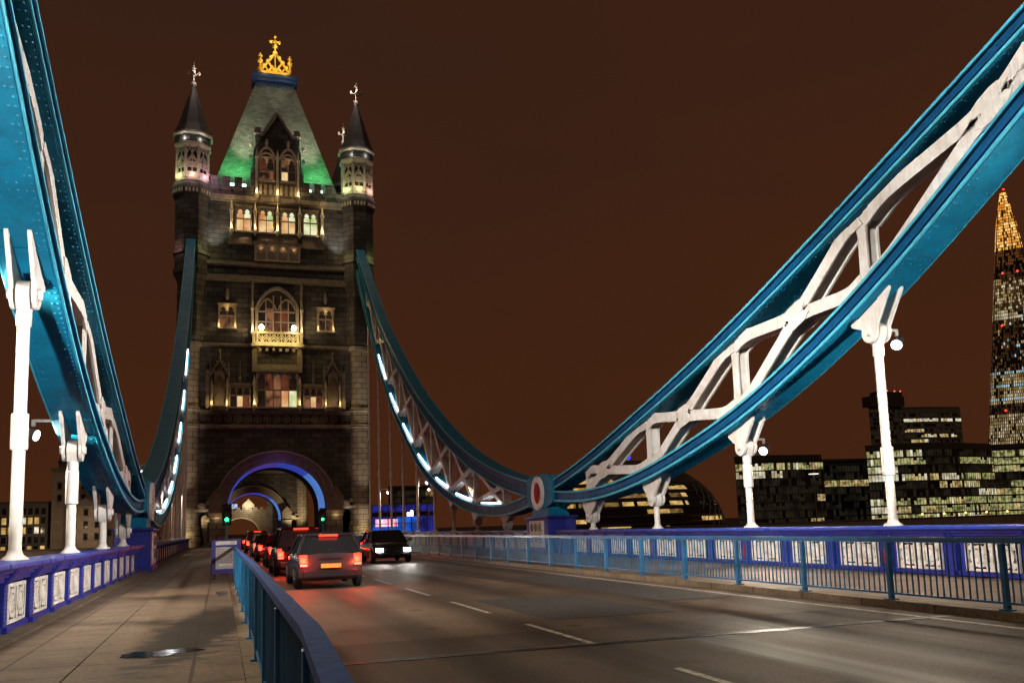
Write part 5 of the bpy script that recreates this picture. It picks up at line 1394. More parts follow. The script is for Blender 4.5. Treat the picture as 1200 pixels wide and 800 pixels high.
# ------------------------------------------------------------------ city beyond the river
DARKG = M['glass_dark']
LITS = [emit('office_light_cream', (1, .78, .34), .62, (.22, .14, .045), .55), emit('office_light_pale', (.88, .86, .36), .48, (.13, .14, .04), .55),
        emit('office_light_white', (1, .93, .70), .8, (.4, .34, .2), .35), emit('office_light_dim', (.32, .30, .12), .35, (.05, .06, .03), .3)]
PANE_GLOW = emit('dark_pane_glow', (.035, .030, .016), .4, (.006, .006, .005), .25)  # faint glow added so panes without lights do not go black
WARM = [emit('office_light_amber', (1, .66, .22), .75, (.5, .28, .06), .4), emit('office_light_amber_dim', (.6, .36, .10), .4, (.12, .06, .02), .35)]
def office(name, label, cat, foot, z0, z1, floor_h, cell, lit, mats, group=None, slab=.5, top=None, clad=None, depth=26):
    """glass office block on a polyline front (list of x, y); lit(floor, t) gives the share of lit bays"""
    rnd = random.Random(hash(label) % 1000 if False else len(label) * 31 + int(foot[0][0]))
    clad = clad or M['darkclad']
    o = thing(name, label, cat, (foot[0][0], foot[0][1], z0), group)
    mx_, my_ = foot[len(foot) // 2]; ml_ = sqrt((mx_ + 6) ** 2 + my_ ** 2); ux, uy = (mx_ + 6) / ml_, my_ / ml_
    back = [(x + ux * depth, y + uy * depth) for x, y in foot]
    b = MB()
    poly = foot + back[::-1]
    # inner body set back behind the glass
    b.prism([(x + ux * .9, y + uy * .9) for x, y in foot] + back[::-1], 'z', z0, z1)
    b.build('core', clad, o)
    nfl = int((z1 - z0) / floor_h)
    s = MB()
    for k in range(nfl + 1):
        z = z0 + k * floor_h
        A = [(x, y - .35) for x, y in foot]
        s.prism(A + [(x + ux * .88, y + uy * .88) for x, y in foot][::-1], 'z', z - slab / 2, z + slab / 2)
    s.build('floor_slabs', clad, o)
    seg = [sqrt((foot[i + 1][0] - foot[i][0]) ** 2 + (foot[i + 1][1] - foot[i][1]) ** 2) for i in range(len(foot) - 1)]
    tot = sum(seg)
    for k in range(nfl):
        za, zb = z0 + k * floor_h + slab / 2, z0 + (k + 1) * floor_h - slab / 2
        w = MB(); fr = MB(); n = int(tot / cell); on = None; run = 0
        for i in range(n):
            def at(u):
                d = u * tot; j = 0
                while j < len(seg) - 1 and d > seg[j]: d -= seg[j]; j += 1
                t = d / seg[j]; return (foot[j][0] + (foot[j + 1][0] - foot[j][0]) * t, foot[j][1] + (foot[j + 1][1] - foot[j][1]) * t)
            A, C = at(i / n), at((i + 1) / n)
            if run <= 0:
                p = lit(k / max(1, nfl - 1), (i + .5) / n, k)
                on = rnd.random() < p; run = rnd.randint(4, 22); base = rnd.randrange(1, len(mats) + 1)
            run -= 1
            m = (base if rnd.random() < .72 else rnd.randrange(1, len(mats) + 1)) if on and rnd.random() < .95 else (len(mats) + 1 if rnd.random() < .75 else 0)
            zt = zb if not (m and rnd.random() < .12) else za + (zb - za) * .6
            w.add([(A[0], A[1], za), (C[0], C[1], za), (C[0], C[1], zt), (A[0], A[1], zt)], [(0, 1, 2, 3)], m)
            if zt < zb: w.add([(A[0], A[1], zt), (C[0], C[1], zt), (C[0], C[1], zb), (A[0], A[1], zb)], [(0, 1, 2, 3)], 0)
            fr.box(A[0] - .045, A[0] + .045, A[1] - .16, A[1] + .1, za, zb)
        wb = w.build('window_band', [DARKG] + mats + [PANE_GLOW], o); fr.build('mullions', clad, wb)
    b = MB(); b.prism([(x, y + .5) for x, y in foot] + back[::-1], 'z', z1 + .3, z1 + (top or 1.4)); b.build('roof', clad, o)
    return o

# the rounded glass hall with amber floors leaning back
def glass_hall():
    o = thing('glass_hall', 'rounded dark glass hall with rows of amber windows and lattice flank, left of the offices', 'city hall', (150, 300, -3))
    rnd = random.Random(5); nf = 9; fh = 3.0
    sl = MB()
    for k in range(nf + 1):
        t = k / nf; cx = 152 + 0 * t - 5 * t * t; rx = 35.5 - 1.5 * t - 15 * t ** 3.2; z = -3 + k * fh; ry = rx * .8
        sl.lathe([(rx + .3, -.45), (rx + .3, .45)], (cx, 322 + 6 * t, z), 72, 0, sx=1, sy=.8)
    sl.build('floor_slabs', M['darkclad'], o)
    b = MB()
    b.lathe([(35.5 - 1.5 * k / nf - 15 * (k / nf) ** 3.2 - 2.0, -3 + k * fh) for k in range(nf + 1)], (150, 324, 0), 48, 0, sy=.8)
    b.build('core', M['darkclad'], o)
    for k in range(nf):
        w = MB(); n = 150; run = 0; on = False
        def pt(i, kk):
            t = kk / nf; cx = 152 - 5 * t * t; rx = 35.5 - 1.5 * t - 15 * t ** 3.2; a = 2 * pi * i / n
            return (cx + rx * cos(a), 322 + 6 * t + rx * .8 * sin(a), -3 + kk * fh)
        for i in range(n // 2, n + 1):
            if run <= 0:
                a = 2 * pi * i / n
                p = (.9 if k in (3, 4, 5, 6, 7) else .3) if cos(a) < .42 else .06
                on = rnd.random() < p; run = rnd.randint(2, 7); m_ = 1 if rnd.random() < .75 else 2
            run -= 1
            A, C, D_, E_ = pt(i, k + .22), pt(i + 1, k + .22), pt(i + 1, k + .72), pt(i, k + .72)
            w.add([A, C, D_, E_], [(0, 1, 2, 3)], m_ if on and rnd.random() < .88 else 0)
        w.build('window_band', [DARKG] + WARM, o)
    d = MB()
    def sp(a, t):
        cx = 152 - 5 * t * t; rx = 36.2 - 1.5 * t - 15 * t ** 3.2
        return (cx + rx * cos(a), 322 + 6 * t + rx * .8 * sin(a), -3 + 27 * t)
    for q in range(9):
        for s_ in (-1, 1):
            P = []
            for j in range(15):
                t = j / 14; a = -1.05 + q * .14 + s_ * (t - .5) * .8
                if a < -1.1 or a > .3: continue
                P.append(sp(a, t))
            for p0, p1 in zip(P[:-1], P[1:]): d.obox(p0, p1, .28, .28)
    d.build('lattice', M['steel'], o)
    r = MB(); r.lathe([(.4, 25.0), (1.3, 25.8), (1.2, 26.6), (.3, 27.2)], (147, 318, 0), 10); r.build('roof_beacon', emit('blue_beacon', (.03, .06, 1), 1.6), o)
glass_hall()

office('office_block', 'glass office block with pale lit top floors and slanted roof, between the two hanger posts', 'office', [(188, 306), (199, 300), (224, 299)], -3, 22.6, 3.15, 1.25,
       lambda f, t, k: {7: .95, 6: .45, 4: .45, 3: .6, 1: .35, 0: .6}.get(k, .04) if t > .3 else {7: .75, 6: .9}.get(k, .05), [LITS[1], LITS[0], LITS[2]], 'riverside offices', top=2.6)
office('office_block', 'dim office block with few lights, set back behind its brighter neighbours', 'office', [(228, 334), (245, 330), (272, 326)], -3, 24, 3.2, 1.4,
       lambda f, t, k: .16 if k not in (5,) else .5, [LITS[3], LITS[0], LITS[1]], 'riverside offices', top=1.5)
ft = [(254, 309), (262, 303), (271, 299), (281, 297), (291, 297), (303, 299), (316, 303)]
office('office_block', 'long curved glass office block with many yellow-green lit floors, nearest below the tall spire', 'office', ft, -3, 27.2, 3.35, 1.3,
       lambda f, t, k: {8: .25, 7: .9, 6: .55, 5: .97, 4: .55, 3: .12, 2: .45, 1: .9, 0: .9}.get(k, .4), [LITS[1], LITS[0], LITS[2], LITS[1]], 'riverside offices', slab=.7, top=2.4)
office('office_block', 'green-lit glass office block at the right edge of the photo', 'office', [(318.5, 309), (335, 300), (352, 296), (375, 297)], -3, 27.5, 3.35, 1.5,
       lambda f, t, k: .75, [LITS[1], LITS[1], LITS[0]], 'riverside offices', slab=.7, top=2.2)
office('hospital_tower', 'tall dark hospital tower with a bulky head and red roof lamps', 'tower block', [(590, 700), (600, 697), (628, 697)], 0, 101, 4.2, 3.2,
       lambda f, t, k: .10 if k > 6 else .06, [LITS[3], LITS[0]], 'hospital blocks', slab=1.2, clad=M['concrete'], depth=26)
hd = thing('tower_head', 'bulky overhanging head storey on the dark hospital tower with red lamps above', 'tower block', (585, 690, 102))
b = MB(); b.box(588, 628, 694, 706, 102.6, 112.5); b.box(598, 628, 696, 706, 112.503, 117.5); b.build('head_storey', M['darkclad'], hd)
b = MB()
for x in (601, 611, 620, 627): b.lathe([(.2, 0), (.7, .5), (.2, 1.2)], (x, 697, 117.6), 8)
b.build('red_lamps', emit('aviation_red', (1, .03, .02), 9), hd)
office('hospital_block', 'broad banded hospital block with a short row of white windows', 'tower block', [(636, 712), (662, 704), (704, 702)], 0, 103, 5.2, 3.4,
       lambda f, t, k: .22 if 14 < k < 19 else .07, [LITS[2], LITS[0]], 'hospital blocks', slab=2.2, clad=M['concrete'], depth=30)

def glass_spire():
    o = thing('glass_spire', 'very tall tapering glass skyscraper with glowing gold tip, at the right edge', 'skyscraper', (1016, 900, 0))
    rnd = random.Random(11)
    gold = [emit('spire_gold', (1, .46, .08), 1.1, (.6, .2, .02), .12), emit('spire_gold_bright', (1, .66, .25), 1.5, (.7, .32, .05), .12), emit('spire_gold_dim', (.28, .10, .02), .45, (.06, .02, .006), .1)]
    cool = [emit('spire_white', (1, .88, .60), .7, (.4, .3, .14), .1), emit('spire_blue', (.62, .85, 1), .8, (.2, .35, .4), .1), emit('spire_amber', (1, .72, .30), .45, (.3, .17, .04), .1)]
    mats = [DARKG] + gold + cool + [emit('spire_dim', (.16, .075, .025), .5, (.03, .014, .006), .1)]
    def hw(z): return 18 + (358 - z) * .1145 if z < 400 else 13.2 - (z - 400) * .19
    SA, CA = sin(R(-48.6)), cos(R(-48.6))
    def turn(b):                                                       # the tower stands turned, one broad face to the bridge
        b.v = [(1016 + (v[0] - 1016) * CA - (v[1] - 900) * SA, 900 + (v[0] - 1016) * SA + (v[1] - 900) * CA, v[2]) for v in b.v]
        return b
    cx = 1016; fh = 4.6
    b = MB(); b.add([(cx - hw(0) + 2, 904, 0), (cx + hw(0) - 2, 904, 0), (cx + hw(0) - 2, 904 + 1.7 * hw(0), 0), (cx - hw(0) + 2, 904 + 1.7 * hw(0), 0), (cx - hw(425), 904 + .9 * hw(0), 425), (cx + hw(425), 904 + .9 * hw(0), 425)],
          [(0, 1, 5, 4), (1, 2, 5), (2, 3, 4, 5), (3, 0, 4), (3, 2, 1, 0)])
    turn(b).build('core', M['darkclad'], o)
    zones = [(0, 128, 'grid'), (128, 140, 'red'), (140, 186, 'mixed'), (186, 258, 'dark'), (258, 268, 'line'), (268, 322, 'sparse'), (322, 336, 'red'), (336, 362, 'dimgold'), (362, 460, 'gold')]
    nfl = int(452 / fh)
    for (za, zb, kind) in zones:
        w = MB()
        for k in range(nfl):
            z = k * fh
            if not (za <= z < zb): continue
            h0, h1 = hw(z), hw(z + fh * .80); yb0 = 901 + (z / 437) * .9 * hw(0); yb1 = 901 + ((z + fh * .8) / 437) * .9 * hw(0)
            n = max(4, int(h0 * 2 / (2.3 if kind != 'gold' else 2.0)))
            for sidek in range(2):
                for i in range(n):
                    u0, u1 = -1 + 2 * i / n + .012, -1 + 2 * (i + 1) / n - .012
                    r = rnd.random(); m = 0
                    if kind == 'grid': m = 6 if r < .62 else (4 if r < .93 else 0)
                    elif kind == 'mixed': m = (5 if (k % 4 == 0) else 6) if r < .72 else (4 if r < .85 else 0)
                    elif kind == 'dark': m = 5 if r < .03 else (7 if r < .55 else (6 if r < .60 else 0))
                    elif kind == 'line': m = 4 if r < .9 else 0
                    elif kind == 'red': m = 7 if r < .5 else 0
                    elif kind == 'sparse': m = (6 if r < .40 else (4 if r < .55 else 7))
                    elif kind == 'dimgold': m = 3 if r < .75 else 0
                    elif kind == 'gold': m = 1 if r < .58 else (2 if r < .84 else 3)
                    if sidek == 0:
                        w.add([(cx + u0 * h0, yb0, z), (cx + u1 * h0, yb0, z), (cx + u1 * h1, yb1, z + fh * .8), (cx + u0 * h1, yb1, z + fh * .8)], [(0, 1, 2, 3)], m)
                    else:                                              # the flank facing the river on the left
                        d0, d1 = 1.7 * h0, 1.7 * h1; a0, a1 = (u0 + 1) / 2, (u1 + 1) / 2
                        w.add([(cx - h0 - .3, yb0 + a1 * d0, z), (cx - h0 - .3, yb0 + a0 * d0, z), (cx - h1 - .3, yb1 + a0 * d1, z + fh * .8), (cx - h1 - .3, yb1 + a1 * d1, z + fh * .8)], [(0, 1, 2, 3)], m)
        turn(w).build('window_band', mats, o)
    r = MB()
    for z, u in ((132, -.55), (132, .5), (328, -.5), (328, .35), (252, -.6), (252, .6), (186, .5), (453, .4)): r.lathe([(.3, 0), (1.6, 1.2), (.3, 2.6)], (cx + u * hw(z), 899.5 + (z / 437) * .9 * hw(0), z), 8)
    turn(r).build('red_lamps', emit('spire_red', (1, .03, .02), 6), o)
    f = MB()
    for u in (-1, -.33, .33, 1): f.obox((cx + u * hw(0), 900.6, 0), (cx + u * hw(424), 900.6 + (424 / 437) * .9 * hw(0), 424), .9, .9)
    turn(f).build('fins', M['darkclad'], o)
glass_spire()

# blue-lit glass pavilion by the far landing
k = thing('glass_pavilion', 'blue-lit glass pavilion with a bright pink counter, just right of the near tower', 'pavilion', (51, 290, -2.5))
bl = [emit('pavilion_blue', (.02, .16, .9), .75, (.01, .05, .30), .35), emit('pavilion_deep_blue', (.04, .05, .55), .4, (.01, .01, .10), .35), emit('pavilion_pink', (1, .62, .72), 1.4, (.9, .2, .35), .5)]
b = MB(); b.box(41, 62, 292, 304, -2.5, 8.8); b.build('core', M['darkclad'], k)
b = MB()
for i in range(9): x = 41 + i * 21 / 8; b.box(x - .14, x + .14, 289.8, 292, -2.5, 9.1)
for z in (2.9, 5.2, 6.6, 9.0): b.box(40.9, 62.1, 289.7, 292, z - .12, z + .12)
b.build('frame', M['steel'], k)
for i in range(8):
    x0, x1 = 41 + i * 21 / 8 + .15, 41 + (i + 1) * 21 / 8 - .15
    for (za, zb, m) in ((-2.5, 2.8, bl[0] if i < 6 else bl[1]), (3.0, 5.1, bl[0] if i in (3, 4, 5) else bl[1]), (6.75, 8.9, bl[1])):
        MB().add([(x0, 290.6, za), (x1, 290.6, za), (x1, 290.6, zb), (x0, 290.6, zb)], [(0, 1, 2, 3)]).build('glass', m, k)
b = MB(); b.box(42.2, 49.4, 290.2, 290.5, 2.0, 4.4); b.build('lit_counter', bl[2], k)
b = MB(); b.box(41, 62, 289.9, 290.4, 5.33, 6.47); b.build('fascia', paint('plum_fascia', (.05, .012, .03), .5), k)
b = MB(); b.box(52.6, 53.4, 289.6, 289.89, 5.2, 6.4); b.box(53.8, 54.5, 289.6, 289.89, 5.2, 7.0); b.build('emblem', M['warm_glow'], k)
k2 = office('apartment_block', 'dark distant block with a few lit windows above the blue pavilion', 'apartments', [(70, 420), (92, 420)], -2, 20, 3.0, 2.0, lambda f, t, k: .35 if k > 4 else .05, [LITS[3], WARM[1]], None, depth=14)
lp = thing('street_lamp', 'single tall lamp with a flat lit disc head in front of the dim office', 'street lamp', (211, 288, -2.5))
b = MB(); b.tube((211, 288, -2.5), (211, 288, 16.6), .22, .14, 8); b.build('post', M['steel'], lp)
b = MB(); b.lathe([(.3, 17.4), (1.9, 17.1), (2.0, 16.9)], (211, 288, 0), 20); b.build('shade', M['steel'], lp)
b = MB(); b.lathe([(1.8, 16.72), (1.85, 16.88)], (211, 288, 0), 20); b.build('lamp_disc', emit('lamp_disc', (1, .93, .8), 2.2), lp)
lp = thing('street_lamp', 'small bright round lamp above the roof of the blue pavilion', 'street lamp', (59, 292, 8))
b = MB(); b.tube((59.5, 287.5, -2.5), (59.5, 287.5, 13.2), .12, .1, 8); b.build('post', M['steel'], lp)
b = MB(); b.lathe([(.1, 13.2), (.55, 13.6), (.1, 14.1)], (59.5, 287.5, 0), 12); b.build('globe', emit('lamp_globe', (1, .85, .65), 5), lp)

# left bank: the lit hotel and the old domed warehouse
o = thing('hotel', 'low hotel with rows of yellow lit windows, left edge behind the hanger posts', 'hotel', (-61, 290, -3))
b = MB(); b.box(-82, -54, 291, 305, -3, 12); b.build('wall', M['concrete'], o)
rnd = random.Random(3)
for row in range(5):
    for i in range(16):
        x0 = -81.4 + i * 1.7; z0 = -2.2 + row * 2.75
        f = MB(); f.box(x0 - .05, x0 + .14, 290.6, 290.998, z0, z0 + 1.9); f.box(x0 + 1.36, x0 + 1.55, 290.6, 290.998, z0, z0 + 1.9); f.box(x0 - .05, x0 + 1.55, 290.6, 290.998, z0 + 1.902, z0 + 2.1); f.box(x0 - .1, x0 + 1.6, 290.4, 290.998, z0 - .3, z0 - .002)
        w = f.build('window', M['concrete'], o)
        lit = row in (0, 2, 3) and rnd.random() < (.85 if row == 2 else .55)
        MB().add([(x0 + .14, 290.9, z0), (x0 + 1.36, 290.9, z0), (x0 + 1.36, 290.9, z0 + 1.9), (x0 + .14, 290.9, z0 + 1.9)], [(0, 1, 2, 3)]).build('glass', WARM[0] if lit and rnd.random() < .8 else (LITS[2] if lit else DARKG), w)
b = MB(); b.box(-82.5, -53.6, 290.5, 305.5, 12.003, 12.6); b.build('roof', M['darkclad'], o)
o = thing('domed_warehouse', 'old unlit brick warehouse with a small dome, behind the left hanger posts', 'warehouse', (-45, 290, -3))
b = MB(); b.box(-53, -42, 290, 304, -3, 21.5); b.box(-41.99, -33, 291, 304, -3, 18); b.box(-48, -39, 286.5, 289.99, -3, 10.8); b.build('wall', M['oldbrick'], o)
b = MB(); b.lathe([(4.4, 21.5), (4.4, 24.2), (4.7, 24.4), (4.2, 25.6), (3.2, 27.2), (1.6, 28.4), (.5, 28.9), (.4, 30.0), (.05, 30.8)], (-48, 296, 0), 20); b.build('dome', M['concrete'], o, True)
b = MB(); b.box(-53.4, -41.7, 289.6, 304, 21.503, 22.2); b.box(-41.6, -32.6, 290.6, 304, 18.003, 18.6); b.prism([(-48.2, 10.803), (-38.8, 10.803), (-43.5, 13.2)], 'y', 286.3, 289.99); b.build('cornice', M['concrete'], o)
for (x0, z0, yy) in [(-51.5 + i * 3.2, z, 290) for i in range(3) for z in (12.5, 16)] + [(-40.5 + i * 2.6, z, 291) for i in range(3) for z in (2, 6.5, 11, 15)] + [(-46.8 + i * 3, z, 286.5) for i in range(3) for z in (1, 4.5, 8)]:
    f = MB(); f.box(x0 - .15, x0 + 1.25, yy - .25, yy - .003, z0 - .3, z0); f.box(x0 - .1, x0, yy - .15, yy - .003, z0 + .002, z0 + 1.8); f.box(x0 + 1.1, x0 + 1.2, yy - .15, yy - .003, z0 + .002, z0 + 1.8); f.box(x0 - .15, x0 + 1.25, yy - .2, yy - .003, z0 + 1.802, z0 + 2.0)
    w = f.build('window', M['concrete'], o)
    MB().add([(x0, yy - .03, z0), (x0 + 1.1, yy - .03, z0), (x0 + 1.1, yy - .03, z0 + 1.8), (x0, yy - .03, z0 + 1.8)], [(0, 1, 2, 3)]).build('glass', DARKG, w)
for xx_ in (-58, -44, -36): lamp('POINT', (xx_, 279, 4), 800, (1, .72, .48), o, radius=.5)  # unseen lamps added to brighten the dark fronts here
o = thing('embankment_wall', 'long dark river wall of the far bank', 'river wall', (0, 286, -9))
b = MB(); b.box(-400, 700, 285, 286.5, -9.5, -1.6); b.build('wall', M['oldbrick'], o)
b = MB(); b.box(-400, 700, 284.8, 286.6, -1.597, -1.2); b.build('coping', M['concrete'], o)
rnd = random.Random(21)
for i in range(5):
    x = 262 + i * 11
    l = thing('embankment_lamp', '%s small orange lamp from the left along the foot of the curved office' % ORD[i], 'lamp', (x, 289, -2.5), 'embankment lamps')
    b = MB(); b.tube((x, 289, -2.5), (x, 289, -.4), .08); b.build('post', M['black'], l)
    b = MB(); b.lathe([(.1, -.4), (.5, 0), (.1, .5)], (x, 289, 0), 8); b.build('globe', emit('orange_globe', (1, .5, .12), 4), l)

# ------------------------------------------------------------------ street furniture on the bridge
def sign_board():
    p = thing('notice_board', 'free-standing purple-blue notice board with a pale printed poster on the left pavement', 'notice board', (-5.68, 30, 0))
    b = MB(); b.cbox(-6.13, -5.24, 29.95, 30.07, .14, 1.22, .012); b.build('panel', paint('purple_blue_board', (.06, .045, .22), .4, .25, 4), p)
    b = MB()
    for x in (-6.05, -5.36): b.box(x, x + .06, 29.7, 30.3, .0, .05); b.box(x, x + .06, 29.97, 30.05, .05, .14)
    b.build('feet', M['black'], p)
    b = MB(); b.box(-6.0, -5.38, 29.935, 29.948, .30, .98); b.build('poster', paint('pale_poster', (.52, .46, .44), .6, .2, 5), p)
    g = paint('poster_print', (.24, .20, .22), .7, .2, 5)
    b = MB(); rnd = random.Random(2)
    for k in range(9):
        z = .92 - k * .052; x = -5.96
        while x < -5.45:
            w = rnd.uniform(.03, .10); b.box(x, min(x + w, -5.42), 29.929, 29.934, z - .016, z + .010); x += w + .018
    b.build('print', g, p)
    b = MB(); b.box(-5.90, -5.50, 29.928, 29.934, .40, .46); b.build('pale_strip', M['white'], p)
    b = MB(); b.box(-6.0, -5.36, 29.935, 29.948, 1.05, 1.17); b.build('header', M['cream'], p)
    return p
sign_board()

def traffic_light(x, y, zl, label):
    p = thing('traffic_light', label, 'traffic light', (x, y, 0), 'traffic lights at the tower gate')
    b = MB(); b.lathe([(.16, 0), (.14, .9), (.075, 1.0), (.075, zl + .3)], (x, y, 0), 14); b.build('post', paint('grey_blue_post', (.03, .07, .08), .4), p, True)
    b = MB(); b.cbox(x - .19, x + .19, y - .22, y - .08, zl - .25, zl + .86, .03); b.cbox(x - .30, x + .30, y - .075, y - .05, zl - .4, zl + 1.0, .01)
    b.build('signal_head', M['black'], p)
    for k, (mm, nm) in enumerate(((M['green_lamp'], 'green_lens'), (paint('amber_glass', (.06, .03, .004), .2), 'amber_lens'), (paint('red_glass', (.06, .006, .004), .2), 'red_lens'))):
        z = zl + k * .31
        l = MB(); l.tube((x, y - .225, z), (x, y - .24, z), .115, .10, 16); l.build(nm, mm, p)
        h = MB(); n = 10
        h.strip([(x + .14 * cos(pi * i / n), z + .14 * sin(pi * i / n)) for i in range(n + 1)], [(x + .125 * cos(pi * i / n), z + .125 * sin(pi * i / n)) for i in range(n + 1)], 'y', y - .42, y - .221); h.build('visor', M['black'], p)
    lamp('POINT', (x, y - .55, zl), 14, (.05, 1, .35), p, radius=.1)
    return p
traffic_light(-5.48, 60, 2.30, 'green traffic light on the left kerb, in front of the arch')
traffic_light(2.9, 82, 2.42, 'green traffic light on the right side of the arch')
def street_sign():
    return None

# ------------------------------------------------------------------ cars at rest, with their lamps lit
TAIL = emit('tail_lamp', (1, .022, .010), 6)
BRAKE = emit('indicator_lamp', (1, .34, .03), 16)
HEAD = emit('head_lamp', (1, .96, .88), 25)
def car(x, y, facing, label, col, tall=0., L=4.2, W=.88, lampw=1.):
    """facing +1 drives away from the camera (tail lamps seen), -1 comes towards it"""
    body_m = paint('car_paint', col, .22, .1, 2, metal=.3)
    p = thing('parked_car' if False else 'car', label, 'car', (0, 0, 0), 'cars waiting on the bridge')
    WL[p.name] = Vector((0, 0, 0))
    h = L / 2
    st = [(-h, .36, .70, .74), (-h + .05, .27, .90, .83), (-h + .5, .22, .96 + tall * .3, .87), (-.4, .21, .97 + tall * .3, W), (.55, .21, .96 + tall * .3, W), (h - 1.0, .22, .92 + tall * .2, .87), (h - .28, .25, .78 + tall * .15, .82), (h - .04, .32, .62, .72), (h, .38, .52, .64)]
    V, F = [], []
    for (yy, z0, z1, w) in st:
        m = (z0 + z1) / 2
        half = [(w * .55, z0 - .02), (w * .90, z0), (w * .985, z0 + .10), (w, m), (w * .975, z1 - .12), (w * .86, z1 - .01), (w * .45, z1 + .02)]
        ring = half + [(-a, b_) for a, b_ in half[::-1]]
        V += [(a, yy, b_) for a, b_ in ring]
    n = 14
    for k in range(len(st) - 1):
        for i in range(n): F.append((k * n + i, k * n + (i + 1) % n, (k + 1) * n + (i + 1) % n, (k + 1) * n + i))
    F += [tuple(range(n)), tuple(range((len(st) - 1) * n, len(st) * n))]
    b = MB(); b.add(V, F); body = b.build('body', body_m, p, True)
    zb = .93 + tall * .3; zt = 1.42 + tall
    ry, rt, wt, wy = -h + .16, -h + .62 + (.0 if tall < .2 else -.25), .32, 1.12
    g = MB()
    Q = [(ry, zb, .80), (rt, zt - .04, .62), (wt, zt - .03, .62), (wy, zb - .02, .79)]
    V = [(s_ * w, yy, z) for yy, z, w in Q for s_ in (-1, 1)]
    g.add(V, [(0, 1, 3, 2), (2, 3, 5, 4), (4, 5, 7, 6), (0, 2, 4, 6), (1, 7, 5, 3), (0, 6, 7, 1)])
    g.build('windows', paint('car_glass', (.015, .017, .02), .08, .1), p)
    r = MB()
    r.cbox(-.63, .63, rt - .06, wt + .02, zt - .05, zt + .02, .03)
    for s_ in (-1, 1):
        r.obox((s_ * .815, ry - .02, zb - .02), (s_ * .63, rt, zt - .02), .07, .06); r.obox((s_ * .80, wy + .03, zb - .04), (s_ * .63, wt, zt - .02), .06, .06)
        r.obox((s_ * .81, -.35, zb - .02), (s_ * .635, -.38, zt - .02), .05, .09); r.obox((s_ * .63, rt, zt - .02), (s_ * .63, wt, zt - .02), .06, .06)
    r.build('roof', body_m, p)
    for s_ in (-1, 1):
        for wy_ in (-h + .78, h - .82):
            w = MB(); w.lathe([(.20, -.10), (.29, -.10), (.325, -.06), (.325, .06), (.29, .10), (.20, .10)], (0, 0, 0), 22)
            w.v = [(s_ * .79 + v[2], wy_ + v[0], .325 + v[1]) for v in w.v]
            wh = w.build('wheel', paint('tyre', (.015, .015, .015), .8), p, True)
            w = MB(); w.lathe([(.05, .104), (.20, .102), (.20, .095)], (0, 0, 0), 14)
            for q in range(5): w.obox((0, 0, .112), (.19 * cos(q * 1.2566), .19 * sin(q * 1.2566), .108), .05, .012)
            w.v = [(s_ * (.79 + v[2]), wy_ + v[0], .325 + v[1]) for v in w.v]
            w.build('rim', M['steel'], wh)
        t = MB(); t.cbox(s_ * .70 - .10, s_ * .70 + .10, -h - .03, -h + .16, .66, .90 + tall * .2, .02); t.build('tail_lamp', TAIL, p)
        t = MB(); t.cbox(s_ * .60 - .15, s_ * .60 + .15, h - .20, h + .03, .50, .66, .02); t.build('headlight', HEAD if facing < 0 else M['steel'], p)
        t = MB(); t.cbox(s_ * .98 - .08, s_ * .98 + .08, .82, .95, .95 + tall * .2, 1.07 + tall * .2, .02); t.obox((s_ * .84, .9, .95 + tall * .2), (s_ * .93, .9, 1.0 + tall * .2), .03, .03); t.build('wing_mirror', body_m, p)
    t = MB(); t.obox((-.05, ry + .04, zb + .05), (.30, ry + .22, zb + .16), .02, .015); t.box(-.30, .30, -h - .035, -h - .02, .78, .81); t.build('wiper_and_handle', M['black'], p)
    for s_ in (-1, 1):
        t = MB(); t.cbox(s_ * .70 - .09, s_ * .70 + .09, -h - .045, -h - .031, .60, .655, .004); t.build('reversing_lens', paint('pale_lens', (.5, .42, .4), .2), p)
    t = MB(); t.cbox(-.72, .72, -h - .07, -h + .1, .30, .50, .03); t.build('rear_bumper', M['black'], p)
    t = MB(); t.cbox(-.66, .66, h - .12, h + .06, .30, .46, .03); t.build('front_bumper', M['black'], p)
    t = MB(); t.box(-.26, .26, -h - .085, -h - .072, .55, .66); t.build('number_plate', paint('yellow_plate', (.55, .40, .06), .5), p)
    t = MB(); t.cbox(-.25, .25, rt - .12, rt - .04, zt - .06, zt - .01, .01); t.build('brake_lamp', TAIL, p)
    for s_ in (-1, 1):
        lamp('POINT', (s_ * .70, -h - .22, .74), 55 * lampw, (1, .04, .015), p, radius=.08)
        if facing < 0: lamp('SPOT', (s_ * .60, h + .08, .58), 150 * lampw, (1, .95, .86), p, (s_ * .6, h + 10, -.1), 75, .9, .07)
    p.location = (x, y, -.118)
    p.rotation_euler = (0, 0, 0 if facing > 0 else pi)
    return p
car(-3.1, 26, 1, 'dark grey hatchback with red tail lamps, nearest car driving away in the left lane', (.035, .037, .042))
car(-3.2, 33.8, 1, 'black tall taxi with red tail lamps, second in the left lane', (.01, .01, .012), .22, 4.5)
car(-3.1, 41.5, 1, 'dark red hatchback with red tail lamps, third in the left lane', (.14, .012, .012))
car(-3.2, 50, 1, 'dark blue car with red tail lamps, fourth in the left lane', (.012, .02, .07))
car(-3.1, 60, 1, 'silver car with red tail lamps, fifth in the left lane', (.30, .31, .32))
car(-3.2, 72, 1, 'black tall taxi with red tail lamps, sixth in the left lane', (.012, .012, .012), .22, 4.5)
car(-3.1, 87, 1, 'grey car with red tail lamps, last in the left lane before the arch', (.10, .10, .11))
car(1.35, 41, -1, 'dark car with bright white headlights, nearest in the right lane', (.02, .022, .026))
car(1.3, 62, -1, 'pale car with white headlights, second in the right lane', (.35, .35, .34))
car(1.4, 88, -1, 'black car with white headlights by the tower gate, last in the right lane', (.012, .012, .012))

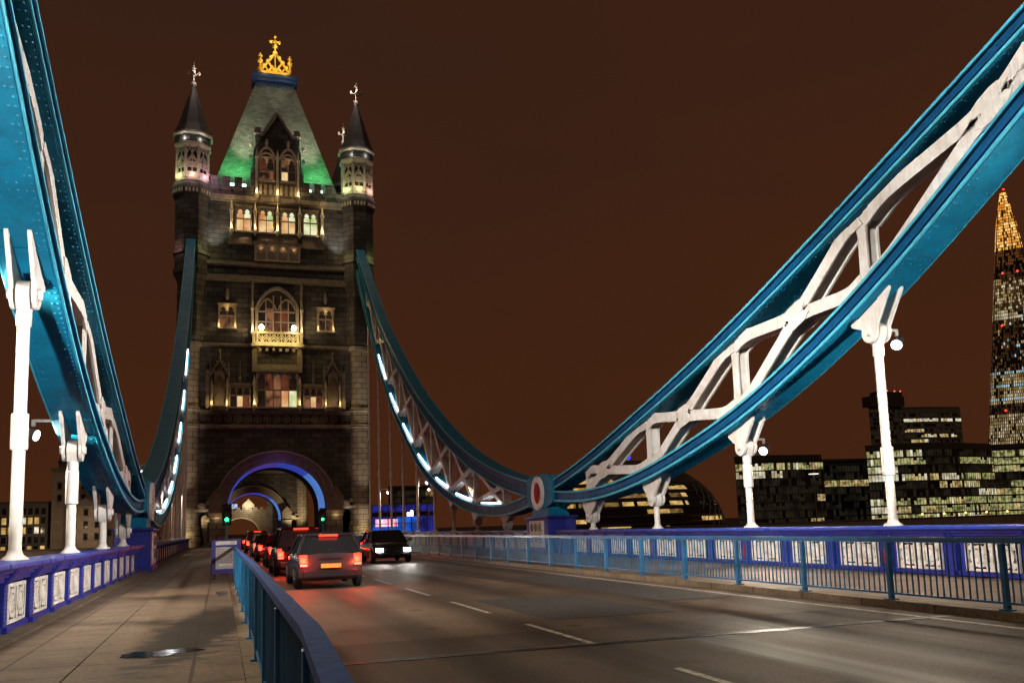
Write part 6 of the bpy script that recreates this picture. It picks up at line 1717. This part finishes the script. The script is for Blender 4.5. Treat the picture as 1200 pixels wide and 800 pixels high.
# ------------------------------------------------------------------ chain floodlights (cross-lighting, hung at the near end of each chain)
def cross_flood(side, y, z, label, targets):
    s_ = side; x = s_ * 8.35
    p = thing('floodlight', label, 'floodlight', (x, y, z), 'floodlights hung inside the chains')
    b = MB(); b.obox((x, y, z), (s_ * 8.76, y, z), .06, .06); b.build('bracket', M['black'], p)
    for i, (t, pw, ang) in enumerate(targets):
        d = (Vector(t) - Vector((x, y, z))).normalized(); c = Vector((x - s_ * .1, y, z - .25 * i))
        h = MB(); h.obox(c - d * .16, c + d * .1, .34, .24); h.build('housing', M['black'], p)
        l = MB(); l.obox(c + d * .102, c + d * .11, .30, .20); l.build('lens', M['led_white'], p)
        lamp('SPOT', c + d * .2, pw, (1, .96, .90), p, t, ang, .8, .12)
    return p
for s_, nm in ((-1, 'left'), (1, 'right')):
    cross_flood(s_, 8.6, 10.6, 'unseen black floodlights hung from the %s chain, one added to brighten the opposite parapet' % nm, [((-s_ * 9.2, 16.5, 7.6), 13500, 66), ((-s_ * 9.2, 27, 3.4), 17000, 44), ((-s_ * 9.0, 21, .5), 7500, 46)])  # last head added only to brighten the parapet across the road
    chain_flood(s_, 9.2, 'black floodlight at the foot of the %s parapet shining up under the chain' % nm, (s_ * 9.3, 14.5, 7.5), 3300 if s_ < 0 else 2000, 95)
    chain_flood(s_, 10.4, 'second black floodlight at the foot of the %s parapet shining along the hangers' % nm, (s_ * 9.25, 24, 4.5), 1700, 60)
    for yy, zz, o_ in ((11.7, 8.6, 'nearer'), (5.8, 11.5, 'nearest')):  # unseen floodlights added to light the near pavement and road
        floodlight(s_, yy, zz, 'added white floodlight on the %s hanger of the %s chain, just outside the frame' % (o_, nm), (s_ * 1.5, yy + 3, 0), 900 if s_ < 0 else 620, 125)
    for i, y in enumerate(HANG_FAR):  # extra floodlights added to light the pavement towards the tower
        if i in (1, 4, 7): floodlight(s_, y + .5, 5.0, 'small added white floodlight beside the %s hanger rod beyond the medallion pier on the %s' % (ORD[i], nm), (s_ * 2.5, y - 2, 0), 650, 105, .5)
